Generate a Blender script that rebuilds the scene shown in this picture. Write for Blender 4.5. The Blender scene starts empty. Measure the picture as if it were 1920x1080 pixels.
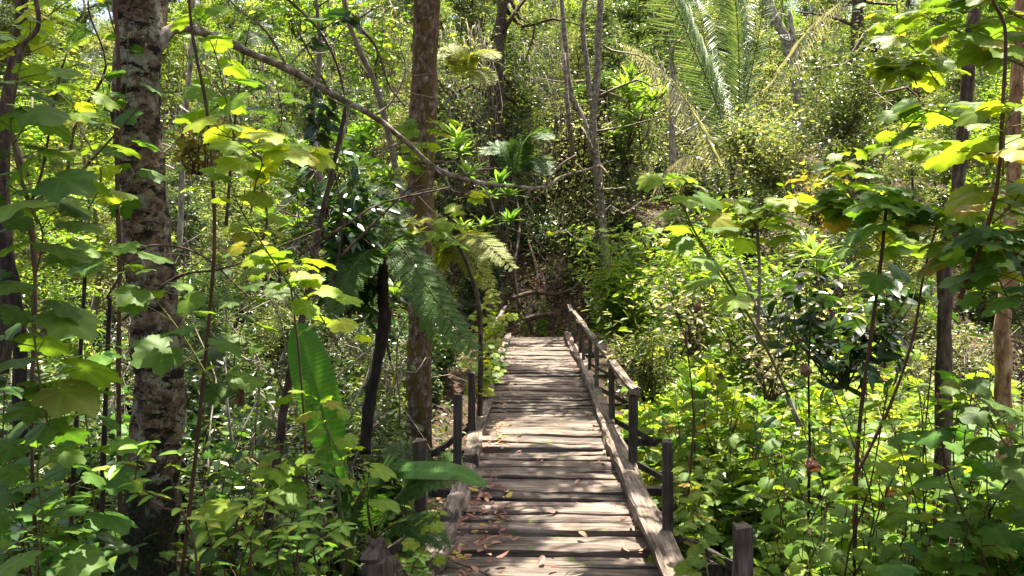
import bpy, math, random
import numpy as np
from mathutils import Vector, Matrix
R = math.radians
HAZE = 0.0
scene = bpy.context.scene
COL = scene.collection

# ------------------------------------------------------------------ camera
F_PX, W_PX, H_PX = 1493.0, 1920.0, 1080.0
CAM = Vector((0.0, 0.0, 2.0))
cd = bpy.data.cameras.new("camera"); cam = bpy.data.objects.new("camera", cd); COL.objects.link(cam)
cd.sensor_width = 36; cd.lens = 36 * F_PX / W_PX; cd.clip_start = 0.05; cd.clip_end = 500
cam.location = CAM
cam.rotation_euler = (R(90 - 2.11), 0, R(1.69))
scene.camera = cam
bpy.context.view_layer.update()
CM = cam.matrix_world.to_3x3()

def P(px, py, d):
    """point seen at a pixel of the 1920 wide photo, d metres in front of the camera"""
    v = CM @ Vector(((px - 960) / F_PX * d, (540 - py) / F_PX * d, -d))
    return CAM + v

def to_px(p):
    v = CM.transposed() @ (Vector(p) - CAM)
    if v.z > -0.1: return None
    return (960 + F_PX * v.x / -v.z, 540 - F_PX * v.y / -v.z)

# ------------------------------------------------------------------ light
SUN_DIR = Vector((0.10, 0.28, 0.93)).normalized()      # towards the sun
sun_el = math.asin(SUN_DIR.z)
world = bpy.data.worlds.new("World"); scene.world = world; world.use_nodes = True
nt = world.node_tree; nt.nodes.clear()
sky = nt.nodes.new("ShaderNodeTexSky"); sky.sky_type = 'NISHITA'; sky.sun_disc = False
sky.sun_elevation = sun_el; sky.sun_rotation = math.atan2(SUN_DIR.x, SUN_DIR.y)
sky.dust_density = 7.0; sky.air_density = 1.0
bg = nt.nodes.new("ShaderNodeBackground"); bg.inputs[1].default_value = 0.085
wo = nt.nodes.new("ShaderNodeOutputWorld")
nt.links.new(sky.outputs[0], bg.inputs[0]); nt.links.new(bg.outputs[0], wo.inputs[0])
sl = bpy.data.lights.new("sun", 'SUN'); sl.energy = 5.0; sl.angle = R(0.5); sl.color = (1.0, 0.94, 0.80)
so = bpy.data.objects.new("sun", sl); COL.objects.link(so)
so.rotation_euler = SUN_DIR.to_track_quat('Z', 'Y').to_euler()
so.location = (0, 0, 60)
scene.view_settings.view_transform = 'Standard'; scene.view_settings.look = 'None'
scene.view_settings.exposure = 2.12; scene.view_settings.gamma = 1.0
cy = scene.cycles
cy.max_bounces = 8; cy.diffuse_bounces = 4; cy.glossy_bounces = 2; cy.transmission_bounces = 5
cy.transparent_max_bounces = 4; cy.sample_clamp_indirect = 6.0
cy.caustics_reflective = False; cy.caustics_refractive = False
cy.use_denoising = True
try:
    cy.denoiser = 'OPENIMAGEDENOISE'; cy.denoising_prefilter = 'ACCURATE'
except Exception: pass
scene.render.use_persistent_data = False

# ------------------------------------------------------------------ materials
def srgb(h):
    c = [int(h[i:i+2], 16) / 255 for i in (0, 2, 4)]
    return tuple(x / 12.92 if x <= .04045 else ((x + .055) / 1.055) ** 2.4 for x in c) + (1,)

def ramp(nt, stops, mode='LINEAR'):
    r = nt.nodes.new("ShaderNodeValToRGB"); cr = r.color_ramp; cr.interpolation = mode
    while len(cr.elements) < len(stops): cr.elements.new(0.5)
    for e, (p, c) in zip(cr.elements, stops):
        e.position = p; e.color = c if len(c) == 4 else (*c, 1)
    return r

def leaf_mat(name, cols, trans=0.45, rough=0.42, spec=0.5, tgain=1.7, vein=False, spots=0.0):
    """cols = [(position, linear rgb)]: one colour per leaf, picked by the leaf's own random number"""
    m = bpy.data.materials.new(name); m.use_nodes = True; nt = m.node_tree; N = nt.nodes; L = nt.links
    N.clear()
    out = N.new("ShaderNodeOutputMaterial")
    geo = N.new("ShaderNodeNewGeometry")
    rp = ramp(nt, cols); L.new(geo.outputs['Random Per Island'], rp.inputs[0])
    oi = N.new("ShaderNodeObjectInfo")
    hsv = N.new("ShaderNodeHueSaturation")
    mh = N.new("ShaderNodeMapRange"); mh.inputs[3].default_value = .470; mh.inputs[4].default_value = .502
    L.new(oi.outputs['Random'], mh.inputs[0]); L.new(mh.outputs[0], hsv.inputs['Hue'])
    mv = N.new("ShaderNodeMapRange"); mv.inputs[3].default_value = .8; mv.inputs[4].default_value = 1.25
    ml = N.new("ShaderNodeMath"); ml.operation = 'FRACT'; m7 = N.new("ShaderNodeMath"); m7.operation = 'MULTIPLY'; m7.inputs[1].default_value = 7.31
    L.new(oi.outputs['Random'], m7.inputs[0]); L.new(m7.outputs[0], ml.inputs[0]); L.new(ml.outputs[0], mv.inputs[0])
    L.new(mv.outputs[0], hsv.inputs['Value']); L.new(rp.outputs[0], hsv.inputs['Color'])
    col = hsv.outputs[0]
    if vein:
        at = N.new("ShaderNodeAttribute"); at.attribute_name = 'vein'
        mx = N.new("ShaderNodeMix"); mx.data_type = 'RGBA'
        mx.blend_type = 'MIX'
        L.new(at.outputs['Fac'], mx.inputs[0]); L.new(col, mx.inputs[6])
        b = N.new("ShaderNodeMix"); b.data_type = 'RGBA'; b.blend_type = 'MULTIPLY'; b.inputs[0].default_value = 1
        L.new(col, b.inputs[6]); b.inputs[7].default_value = (1.7, 1.6, 1.5, 1)
        L.new(b.outputs[2], mx.inputs[7]); col = mx.outputs[2]
    if spots:
        tc = N.new("ShaderNodeTexCoord"); nz = N.new("ShaderNodeTexNoise"); nz.inputs['Scale'].default_value = 60
        nz.inputs['Detail'].default_value = 3
        L.new(tc.outputs['Object'], nz.inputs[0])
        sr = ramp(nt, [(0.0, (.75, .75, .72)), (.5, (1, 1, 1)), (.66, (1.05, 1.05, 1)), (.72, (2.0, 1.9, 2.2))]); L.new(nz.outputs[0], sr.inputs[0])
        b2 = N.new("ShaderNodeMix"); b2.data_type = 'RGBA'; b2.blend_type = 'MULTIPLY'; b2.inputs[0].default_value = spots
        L.new(col, b2.inputs[6]); L.new(sr.outputs[0], b2.inputs[7]); col = b2.outputs[2]
    pr = N.new("ShaderNodeBsdfPrincipled"); L.new(col, pr.inputs['Base Color'])
    pr.inputs['Roughness'].default_value = rough; pr.inputs['Specular IOR Level'].default_value = spec
    tr = N.new("ShaderNodeBsdfTranslucent")
    g = N.new("ShaderNodeMix"); g.data_type = 'RGBA'; g.blend_type = 'MULTIPLY'; g.inputs[0].default_value = 1
    L.new(col, g.inputs[6]); g.inputs[7].default_value = (tgain * 1.08, tgain * 1.05, tgain * .45, 1); L.new(g.outputs[2], tr.inputs[0])
    ms = N.new("ShaderNodeMixShader"); ms.inputs[0].default_value = trans
    L.new(pr.outputs[0], ms.inputs[1]); L.new(tr.outputs[0], ms.inputs[2]); L.new(ms.outputs[0], out.inputs[0])
    return m

def noise_mat(name, stops, scale=(8, 8, 8), detail=6, rough=.85, bump=.3, dist=.03, stops2=None, scale2=(2, 2, 2), mode='LINEAR', coord='Object', nrough=.6):
    m = bpy.data.materials.new(name); m.use_nodes = True; nt = m.node_tree; N = nt.nodes; L = nt.links
    pr = N['Principled BSDF']; pr.inputs['Roughness'].default_value = rough
    pr.inputs['Specular IOR Level'].default_value = .25
    tc = N.new("ShaderNodeTexCoord"); mp = N.new("ShaderNodeMapping"); mp.inputs['Scale'].default_value = scale
    L.new(tc.outputs[coord], mp.inputs[0])
    nz = N.new("ShaderNodeTexNoise"); nz.inputs['Scale'].default_value = 1; nz.inputs['Detail'].default_value = detail; nz.inputs['Roughness'].default_value = nrough
    L.new(mp.outputs[0], nz.inputs[0])
    rp = ramp(nt, stops, mode); L.new(nz.outputs[0], rp.inputs[0]); col = rp.outputs[0]
    if stops2:
        mp2 = N.new("ShaderNodeMapping"); mp2.inputs['Scale'].default_value = scale2; mp2.inputs['Location'].default_value = (3, 7, 1)
        L.new(tc.outputs[coord], mp2.inputs[0])
        n2 = N.new("ShaderNodeTexNoise"); n2.inputs['Scale'].default_value = 1; n2.inputs['Detail'].default_value = 5; L.new(mp2.outputs[0], n2.inputs[0])
        r2 = ramp(nt, stops2); L.new(n2.outputs[0], r2.inputs[0])
        mx = N.new("ShaderNodeMix"); mx.data_type = 'RGBA'; L.new(r2.outputs['Alpha'], mx.inputs[0])
        L.new(col, mx.inputs[6]); L.new(r2.outputs[0], mx.inputs[7]); col = mx.outputs[2]
    L.new(col, pr.inputs['Base Color'])
    if bump:
        bp = N.new("ShaderNodeBump"); bp.inputs['Strength'].default_value = bump; bp.inputs['Distance'].default_value = dist
        L.new(nz.outputs[0], bp.inputs['Height']); L.new(bp.outputs[0], pr.inputs['Normal'])
    return m

G = lambda r, g, b: (r, g, b, 1)
YG = G(.17, .26, .022); LG = G(.09, .19, .022); MG = G(.05, .125, .02); DG = G(.024, .064, .013)
M = {}
LSP = .2
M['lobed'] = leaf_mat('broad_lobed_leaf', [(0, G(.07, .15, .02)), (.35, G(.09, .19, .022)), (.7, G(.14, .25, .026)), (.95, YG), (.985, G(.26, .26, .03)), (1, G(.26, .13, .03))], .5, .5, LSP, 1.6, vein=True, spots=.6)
M['lobed_shaded'] = leaf_mat('broad_lobed_leaf_shaded', [(0, G(.03, .09, .015)), (.5, G(.05, .13, .018)), (.9, G(.08, .18, .022)), (.985, LG), (1, G(.2, .14, .03))], .42, .5, LSP, 1.6, vein=True, spots=.8)  # same leaf darkened: shade put into the colour
M['lobed_sunlit'] = leaf_mat('broad_lobed_leaf_sunlit', [(0, G(.12, .23, .02)), (.6, G(.17, .29, .025)), (.92, G(.24, .32, .03)), (1, G(.34, .31, .03))], .5, .5, LSP, 1.6, vein=True, spots=.6)  # same leaf lighter and yellower: sunlight put into the colour
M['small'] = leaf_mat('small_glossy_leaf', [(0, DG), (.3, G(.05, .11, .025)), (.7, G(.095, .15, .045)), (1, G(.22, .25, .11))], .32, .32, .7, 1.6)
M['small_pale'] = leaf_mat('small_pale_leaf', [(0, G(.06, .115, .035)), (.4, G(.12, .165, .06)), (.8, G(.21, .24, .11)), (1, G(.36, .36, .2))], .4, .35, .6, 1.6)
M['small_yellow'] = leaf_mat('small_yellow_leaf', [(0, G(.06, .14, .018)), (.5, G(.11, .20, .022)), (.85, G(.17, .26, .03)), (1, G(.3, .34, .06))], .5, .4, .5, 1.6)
M['bronze'] = leaf_mat('bronze_yellow_leaf', [(0, G(.10, .13, .025)), (.5, G(.18, .19, .03)), (.8, G(.26, .21, .04)), (1, G(.26, .14, .05))], .5, .5, .3, 1.5)
M['dark'] = leaf_mat('dark_glossy_leaf', [(0, G(.014, .045, .011)), (.6, DG), (1, MG)], .3, .28, .6, 1.5)
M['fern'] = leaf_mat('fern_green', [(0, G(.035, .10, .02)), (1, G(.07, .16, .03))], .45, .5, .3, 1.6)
M['fern_sunlit'] = leaf_mat('fern_green_sunlit', [(0, G(.12, .2, .02)), (1, G(.26, .3, .03))], .5, .5, .3, 1.6)  # the fern green again, with sunlight painted into it
M['rosette'] = leaf_mat('rosette_strap_leaf', [(0, G(.08, .19, .025)), (1, G(.19, .32, .05))], .4, .3, .6, 1.5)
M['palm'] = leaf_mat('palm_leaflet', [(0, G(.08, .16, .04)), (.6, G(.15, .24, .09)), (1, G(.22, .29, .12))], .35, .35, .4, 1.5)
M['palm_grey'] = leaf_mat('palm_leaflet_faded', [(0, G(.38, .36, .27)), (1, G(.55, .52, .42))], .3, .5, .4, 1.1)
M['banana'] = leaf_mat('banana_leaf_green', [(0, G(.05, .17, .03)), (1, G(.05, .17, .03))], .4, .4, .5, 1.6)
M['dry'] = leaf_mat('dry_leaf_brown', [(0, G(.10, .05, .03)), (.35, G(.2, .10, .06)), (.7, G(.30, .18, .12)), (.9, G(.36, .22, .1)), (.95, G(.4, .3, .04)), (1, G(.2, .26, .04))], .15, .6, .3, 1.2)
M['leaf_glint'] = leaf_mat('pale_leaf_glint', [(0, G(.5, .5, .3)), (1, G(.65, .62, .45))], .3, .5, .4, 1.1)  # near white leaves painted as sun glints
M['bark_brown'] = noise_mat('bark_brown', [(.3, G(.02, .014, .01)), (.5, G(.07, .045, .03)), (.7, G(.16, .12, .085))], (30, 30, 9))
M['bark_dark'] = noise_mat('bark_dark', [(.3, G(.008, .006, .005)), (.55, G(.03, .02, .014)), (.75, G(.07, .05, .035))], (30, 30, 9))
M['bark_pale'] = noise_mat('bark_pale', [(.3, G(.07, .05, .04)), (.45, G(.22, .18, .15)), (.6, G(.42, .38, .33)), (.8, G(.55, .52, .46))], (16, 16, 6))
M['twig'] = noise_mat('twig_grey', [(.3, G(.10, .08, .06)), (.6, G(.26, .21, .17)), (.8, G(.36, .31, .25))], (12, 12, 6), bump=0)
M['stem_red'] = noise_mat('stem_reddish', [(.3, G(.035, .018, .012)), (.7, G(.12, .06, .035))], (12, 12, 6), bump=0)
M['stem_green'] = noise_mat('stem_green', [(.3, G(.06, .08, .02)), (.7, G(.14, .13, .04))], (12, 12, 6), bump=0)
# lichen trunk: pale lichen islands over brown and black bark
def lichen_bark():
    m = bpy.data.materials.new('lichen_bark'); m.use_nodes = True; nt = m.node_tree; N = nt.nodes; L = nt.links
    pr = N['Principled BSDF']; pr.inputs['Roughness'].default_value = .9; pr.inputs['Specular IOR Level'].default_value = .2
    tc = N.new("ShaderNodeTexCoord")
    def nz(scale, detail, loc, rgh=.55):
        mp = N.new("ShaderNodeMapping"); mp.inputs['Scale'].default_value = scale; mp.inputs['Location'].default_value = loc
        L.new(tc.outputs['Object'], mp.inputs[0]); n = N.new("ShaderNodeTexNoise"); n.inputs['Scale'].default_value = 1
        n.inputs['Detail'].default_value = detail; n.inputs['Roughness'].default_value = rgh
        L.new(mp.outputs[0], n.inputs[0]); return n
    a = nz((11, 11, 13), 8, (0, 0, 0), .72); base = ramp(nt, [(.32, G(.018, .012, .009)), (.43, G(.045, .03, .018)), (.52, G(.12, .082, .05)), (.62, G(.21, .155, .10)), (.8, G(.29, .23, .15))]); L.new(a.outputs[0], base.inputs[0])
    b = nz((9, 9, 8), 8, (5, 2, 8), .75); rb = ramp(nt, [(.525, G(0, 0, 0)), (.56, G(1, 1, 1))]); L.new(b.outputs[0], rb.inputs[0])
    c = nz((45, 45, 45), 4, (1, 1, 1)); rc = ramp(nt, [(.3, G(.14, .15, .10)), (.6, G(.25, .245, .16)), (.8, G(.35, .33, .23))]); L.new(c.outputs[0], rc.inputs[0])
    m1 = N.new("ShaderNodeMix"); m1.data_type = 'RGBA'; L.new(rb.outputs[0], m1.inputs[0]); L.new(base.outputs[0], m1.inputs[6]); L.new(rc.outputs[0], m1.inputs[7])
    d = nz((7, 7, 14), 7, (9, 4, 2), .7); rd = ramp(nt, [(.545, G(0, 0, 0)), (.575, G(1, 1, 1))]); L.new(d.outputs[0], rd.inputs[0])
    m2 = N.new("ShaderNodeMix"); m2.data_type = 'RGBA'; L.new(rd.outputs[0], m2.inputs[0]); L.new(m1.outputs[2], m2.inputs[6]); m2.inputs[7].default_value = G(.014, .011, .008)
    # black mossy foot of the trunk
    sx = N.new("ShaderNodeSeparateXYZ"); L.new(tc.outputs['Object'], sx.inputs[0])
    ad = N.new("ShaderNodeMath"); ad.operation = 'MULTIPLY_ADD'; ad.inputs[1].default_value = 1.3; L.new(b.outputs[0], ad.inputs[0]); L.new(sx.outputs[2], ad.inputs[2])
    rz = N.new("ShaderNodeMapRange"); rz.inputs[1].default_value = 2.05; rz.inputs[2].default_value = 1.85; L.new(ad.outputs[0], rz.inputs[0])
    m3 = N.new("ShaderNodeMix"); m3.data_type = 'RGBA'; L.new(rz.outputs[0], m3.inputs[0]); L.new(m2.outputs[2], m3.inputs[6])
    rm = ramp(nt, [(.35, G(.010, .009, .006)), (.6, G(.03, .03, .012)), (.8, G(.08, .07, .03))]); L.new(c.outputs[0], rm.inputs[0]); L.new(rm.outputs[0], m3.inputs[7])
    L.new(m3.outputs[2], pr.inputs['Base Color'])
    bp = N.new("ShaderNodeBump"); bp.inputs['Strength'].default_value = .8; bp.inputs['Distance'].default_value = .018
    sm = N.new("ShaderNodeMath"); sm.operation = 'ADD'; L.new(a.outputs[0], sm.inputs[0]); L.new(c.outputs[0], sm.inputs[1])
    L.new(sm.outputs[0], bp.inputs['Height']); L.new(bp.outputs[0], pr.inputs['Normal'])
    return m
M['lichen'] = lichen_bark()
M['mossy'] = noise_mat('mossy_bark', [(.36, G(.03, .02, .014)), (.46, G(.12, .075, .048)), (.56, G(.21, .14, .10)), (.64, G(.38, .32, .27)), (.74, G(.52, .47, .42))], (15, 15, 10), 6, .95, .7, .03,
    [(.50, (.07, .05, .02, 0)), (.54, (.10, .06, .016, .9)), (.75, (.18, .13, .03, 1))], (9, 9, 4), nrough=.75)
M['bough'] = noise_mat('bough_bark', [(.34, G(.04, .03, .02)), (.45, G(.13, .10, .075)), (.55, G(.24, .20, .155)), (.68, G(.45, .42, .35))], (14, 14, 14), 7, .9, .5, .01, nrough=.7)
M['flaky_sunlit'] = noise_mat('flaking_bark_sunlit', [(.34, G(.07, .03, .015)), (.47, G(.26, .14, .07)), (.6, G(.45, .29, .17)), (.72, G(.6, .46, .32))], (13, 13, 4), 8, .9, .9, .03, nrough=.7)  # orange of the sun on this trunk is put into the bark colour
M['soil'] = noise_mat('forest_soil', [(.3, G(.02, .013, .009)), (.5, G(.055, .035, .022)), (.65, G(.11, .07, .045)), (.8, G(.18, .12, .08))], (7, 7, 7), 8, .95, .6, .06,
    [(.55, (.03, .05, .012, 0)), (.7, (.04, .05, .015, .6))], (2.7, 2.7, 2.7))

def wood_mat(name, axis, tint=1.0, moss=True):
    m = bpy.data.materials.new(name); m.use_nodes = True; nt = m.node_tree; N = nt.nodes; L = nt.links
    pr = N['Principled BSDF']; pr.inputs['Roughness'].default_value = .75; pr.inputs['Specular IOR Level'].default_value = .3
    tc = N.new("ShaderNodeTexCoord"); mp = N.new("ShaderNodeMapping")
    sc_ = [40, 40, 40]; sc_[axis] = 1.6; mp.inputs['Scale'].default_value = sc_
    geo = N.new("ShaderNodeNewGeometry")
    cx = N.new("ShaderNodeCombineXYZ"); mm = N.new("ShaderNodeMath"); mm.operation = 'MULTIPLY'; mm.inputs[1].default_value = 37
    L.new(geo.outputs['Random Per Island'], mm.inputs[0])
    for i in range(3): L.new(mm.outputs[0], cx.inputs[i])
    L.new(cx.outputs[0], mp.inputs['Location']); L.new(tc.outputs['Object'], mp.inputs[0])
    nz = N.new("ShaderNodeTexNoise"); nz.inputs['Scale'].default_value = 1; nz.inputs['Detail'].default_value = 8; nz.inputs['Roughness'].default_value = .65; nz.inputs['Distortion'].default_value = .6
    L.new(mp.outputs[0], nz.inputs[0])
    t = tint
    rp = ramp(nt, [(.33, G(.022*t, .015*t, .011*t)), (.42, G(.11*t, .082*t, .066*t)), (.55, G(.205*t, .16*t, .13*t)), (.75, G(.35*t, .29*t, .245*t))]); L.new(nz.outputs[0], rp.inputs[0])
    # blotches
    m2 = N.new("ShaderNodeMapping"); m2.inputs['Scale'].default_value = (3, 3, 3); L.new(tc.outputs['Object'], m2.inputs[0])
    n2 = N.new("ShaderNodeTexNoise"); n2.inputs['Scale'].default_value = 1.4; n2.inputs['Detail'].default_value = 7; L.new(m2.outputs[0], n2.inputs[0])
    r2 = ramp(nt, [(.3, G(.45, .42, .40)), (.5, G(.9, .88, .86)), (.7, G(1.3, 1.27, 1.25))]); L.new(n2.outputs[0], r2.inputs[0])
    mx = N.new("ShaderNodeMix"); mx.data_type = 'RGBA'; mx.blend_type = 'MULTIPLY'; mx.inputs[0].default_value = 1
    L.new(rp.outputs[0], mx.inputs[6]); L.new(r2.outputs[0], mx.inputs[7])
    rr = N.new("ShaderNodeMapRange"); rr.inputs[3].default_value = .5; rr.inputs[4].default_value = 1.5; L.new(geo.outputs['Random Per Island'], rr.inputs[0])
    hs = N.new("ShaderNodeHueSaturation"); L.new(rr.outputs[0], hs.inputs['Value']); L.new(mx.outputs[2], hs.inputs['Color']); col = hs.outputs[0]
    if moss:
        n3 = N.new("ShaderNodeTexNoise"); n3.inputs['Scale'].default_value = 9; n3.inputs['Detail'].default_value = 6; L.new(tc.outputs['Object'], n3.inputs[0])
        r3 = ramp(nt, [(.63, (.1, .15, .02, 0)), (.70, (.12, .16, .02, .85))]); L.new(n3.outputs[0], r3.inputs[0])
        m4 = N.new("ShaderNodeMix"); m4.data_type = 'RGBA'; L.new(r3.outputs['Alpha'], m4.inputs[0]); L.new(col, m4.inputs[6]); L.new(r3.outputs[0], m4.inputs[7]); col = m4.outputs[2]
    L.new(col, pr.inputs['Base Color'])
    bp = N.new("ShaderNodeBump"); bp.inputs['Strength'].default_value = .7; bp.inputs['Distance'].default_value = .012
    L.new(nz.outputs[0], bp.inputs['Height']); L.new(bp.outputs[0], pr.inputs['Normal'])
    return m
M['plank'] = wood_mat('weathered_plank', 0, .8)
M['beam'] = wood_mat('weathered_beam', 1, .85)
M['post'] = wood_mat('weathered_post', 2, .42, False)

# ------------------------------------------------------------------ mesh building
class MB:
    def __init__(s): s.v = []; s.q = []; s.t = []; s.n = 0; s.a = []
    def add(s, v, quads=None, tris=None, attr=None):
        v = np.asarray(v, dtype=np.float64).reshape(-1, 3)
        if quads is not None and len(quads): s.q.append(np.asarray(quads, dtype=np.int64).reshape(-1, 4) + s.n)
        if tris is not None and len(tris): s.t.append(np.asarray(tris, dtype=np.int64).reshape(-1, 3) + s.n)
        s.v.append(v); s.n += len(v)
        s.a.append(np.zeros(len(v)) if attr is None else np.asarray(attr))
    def scatter(s, T, mats, pos, scl):
        """T = (verts, quads, tris, attr); one copy per matrix"""
        tv, tq, tt, ta = T; k = len(pos)
        if not k: return
        V = np.einsum('kij,nj->kni', mats, tv) * np.asarray(scl).reshape(-1, 1, 1) + np.asarray(pos)[:, None, :]
        off = (np.arange(k) * len(tv))[:, None, None]
        q = (tq[None] + off).reshape(-1, 4) if len(tq) else None
        t = (tt[None] + off).reshape(-1, 3) if len(tt) else None
        s.add(V.reshape(-1, 3), q, t, np.tile(ta, k))
    def mesh(s, name, smooth=False, attr=False):
        me = bpy.data.meshes.new(name)
        v = np.concatenate(s.v); q = np.concatenate(s.q) if s.q else np.zeros((0, 4), int); t = np.concatenate(s.t) if s.t else np.zeros((0, 3), int)
        me.vertices.add(len(v)); me.vertices.foreach_set('co', v.astype(np.float32).ravel())
        loops = np.concatenate([q.ravel(), t.ravel()]).astype(np.int32)
        me.loops.add(len(loops)); me.loops.foreach_set('vertex_index', loops)
        nf = len(q) + len(t)
        tot = np.concatenate([np.full(len(q), 4), np.full(len(t), 3)]).astype(np.int32)
        st = np.concatenate([[0], np.cumsum(tot)[:-1]]).astype(np.int32) if nf else np.zeros(0, np.int32)
        me.polygons.add(nf); me.polygons.foreach_set('loop_start', st)
        try: me.polygons.foreach_set('loop_total', tot)
        except Exception: pass
        me.update(calc_edges=True)
        if smooth: me.polygons.foreach_set('use_smooth', np.ones(nf, dtype=bool))
        else: me.polygons.foreach_set('use_smooth', np.zeros(nf, dtype=bool))
        if attr:
            at = me.attributes.new('vein', 'FLOAT', 'POINT'); at.data.foreach_set('value', np.concatenate(s.a).astype(np.float32))
        me.validate(); me.update()
        return me
    def obj(s, name, mat, parent=None, smooth=False, attr=False):
        me = s.mesh(name, smooth, attr); me.materials.append(mat)
        o = bpy.data.objects.new(name, me); COL.objects.link(o)
        if parent is not None: o.parent = parent
        return o

def tag(o, label=None, cat=None, group=None, kind=None):
    if label: o['label'] = label
    if cat: o['category'] = cat
    if group: o['group'] = group
    if kind: o['kind'] = kind
    return o
def thing(name, label, cat, loc=(0, 0, 0), rz=0, group=None, scale=1):
    o = bpy.data.objects.new(name, None); COL.objects.link(o); o.location = loc; o.rotation_euler = (0, 0, rz)
    o.empty_display_size = .2; o.scale = (scale,) * 3
    return tag(o, label, cat, group)
def dup(root, loc, rz, scale, label, group=None, tilt=0):
    c = root.copy(); COL.objects.link(c); c.location = loc; c.rotation_euler = (tilt, 0, rz); c.scale = (scale,) * 3 if not isinstance(scale, tuple) else scale
    c['label'] = label
    if group: c['group'] = group
    for ch in CH[root.name]:
        k = ch.copy(); COL.objects.link(k); k.parent = c
    return c
CH = {}

def norm(a): 
    a = np.asarray(a, float); n = np.linalg.norm(a, axis=-1, keepdims=True); n[n == 0] = 1; return a / n
def frames(d, up):
    """matrices whose y axis is d and whose z axis is as near up as can be"""
    y = norm(d); z = np.asarray(up, float) * np.ones_like(y); x = norm(np.cross(y, z)); z = np.cross(x, y)
    return np.stack([x, y, z], axis=-1)

def curve(pts, n=6):
    """Catmull-Rom through the points"""
    p = [np.array(q, float) for q in pts]; p = [2 * p[0] - p[1]] + p + [2 * p[-1] - p[-2]]; out = []
    for i in range(1, len(p) - 2):
        for k in range(n):
            t = k / n
            out.append(.5 * ((2 * p[i]) + (-p[i-1] + p[i+1]) * t + (2*p[i-1] - 5*p[i] + 4*p[i+1] - p[i+2]) * t*t + (-p[i-1] + 3*p[i] - 3*p[i+1] + p[i+2]) * t**3))
    out.append(p[-2]); return np.array(out)

def tube(mb, pts, r, sides=6, lump=0.0, rng=None):
    pts = np.asarray(pts, float); n = len(pts)
    r = np.linspace(r[0], r[1], n) if isinstance(r, tuple) else np.asarray(r, float) * np.ones(n)
    d = np.gradient(pts, axis=0); d = norm(d)
    ref = np.array([0, 1., 0]) if abs(d[0][2]) > .7 else np.array([0, 0, 1.])
    a = norm(np.cross(d, ref)); b = np.cross(d, a)
    th = np.linspace(0, 2 * np.pi, sides, endpoint=False)
    rr = r[:, None] * np.ones((n, sides))
    if lump and rng is not None:
        k = rng.normal(0, lump, (n, sides)); 
        for _ in range(2): k = (k + np.roll(k, 1, 0) + np.roll(k, 1, 1)) / 1.9
        rr = rr * (1 + k)
    V = pts[:, None] + rr[..., None] * (np.cos(th)[None, :, None] * a[:, None] + np.sin(th)[None, :, None] * b[:, None])
    i = np.arange(n - 1)[:, None] * sides; j = np.arange(sides)[None]; j2 = (j + 1) % sides
    q = np.stack([i + j, i + j2, i + sides + j2, i + sides + j], -1).reshape(-1, 4)
    V = V.reshape(-1, 3)
    V = np.vstack([V, pts[-1] + d[-1] * r[-1] * .5, pts[0]])
    e = n * sides; t = [[(n-1)*sides + k, (n-1)*sides + (k+1) % sides, e] for k in range(sides)] + [[(k+1) % sides, k, e + 1] for k in range(sides)]
    mb.add(V, q, t)

# leaf templates: base at 0, tip along +y, face up +z, length 1
def tmpl(v, q=(), t=(), a=None):
    v = np.array(v, float); return (v, np.array(q, int).reshape(-1, 4), np.array(t, int).reshape(-1, 3), np.zeros(len(v)) if a is None else np.array(a, float))
def leaf6(w, f=.08, droop=.1):
    return tmpl([(0, 0, 0), (-w*.42, .3, f), (-w*.4, .68, f-droop*.5), (0, 1, -droop), (w*.4, .68, f-droop*.5), (w*.42, .3, f)], [(0, 3, 2, 1), (0, 5, 4, 3)])
L_OVAL = leaf6(.52); L_NARROW = leaf6(.26, .05, .15); L_STRAP = leaf6(.16, .03, .3); L_NEEDLE = leaf6(.09, .01, .12)
def leaf_long(w, seg=7, fold=.12, droop=.35, wave=.0):
    v = []; q = []
    for i in range(seg + 1):
        t = i / seg; ww = w * .5 * math.sin(math.pi * min(1, t * .93 + .03)) ** .7 * (1.15 - .3 * t)
        if i == seg: ww = .004
        z = -droop * t * t; wv = wave * math.sin(t * 19)
        v += [(-ww, t, z + fold * ww + wv), (0, t, z - fold * ww * .4), (ww, t, z + fold * ww - wv)]
    for i in range(seg):
        a = i * 3; q += [(a, a+1, a+4, a+3), (a+1, a+2, a+5, a+4)]
    return tmpl(v, q, a=[0, 1, 0] * (seg + 1))
L_LONG = leaf_long(.34); L_LANCE = leaf_long(.42, 8, .3, .25, .006)
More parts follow.
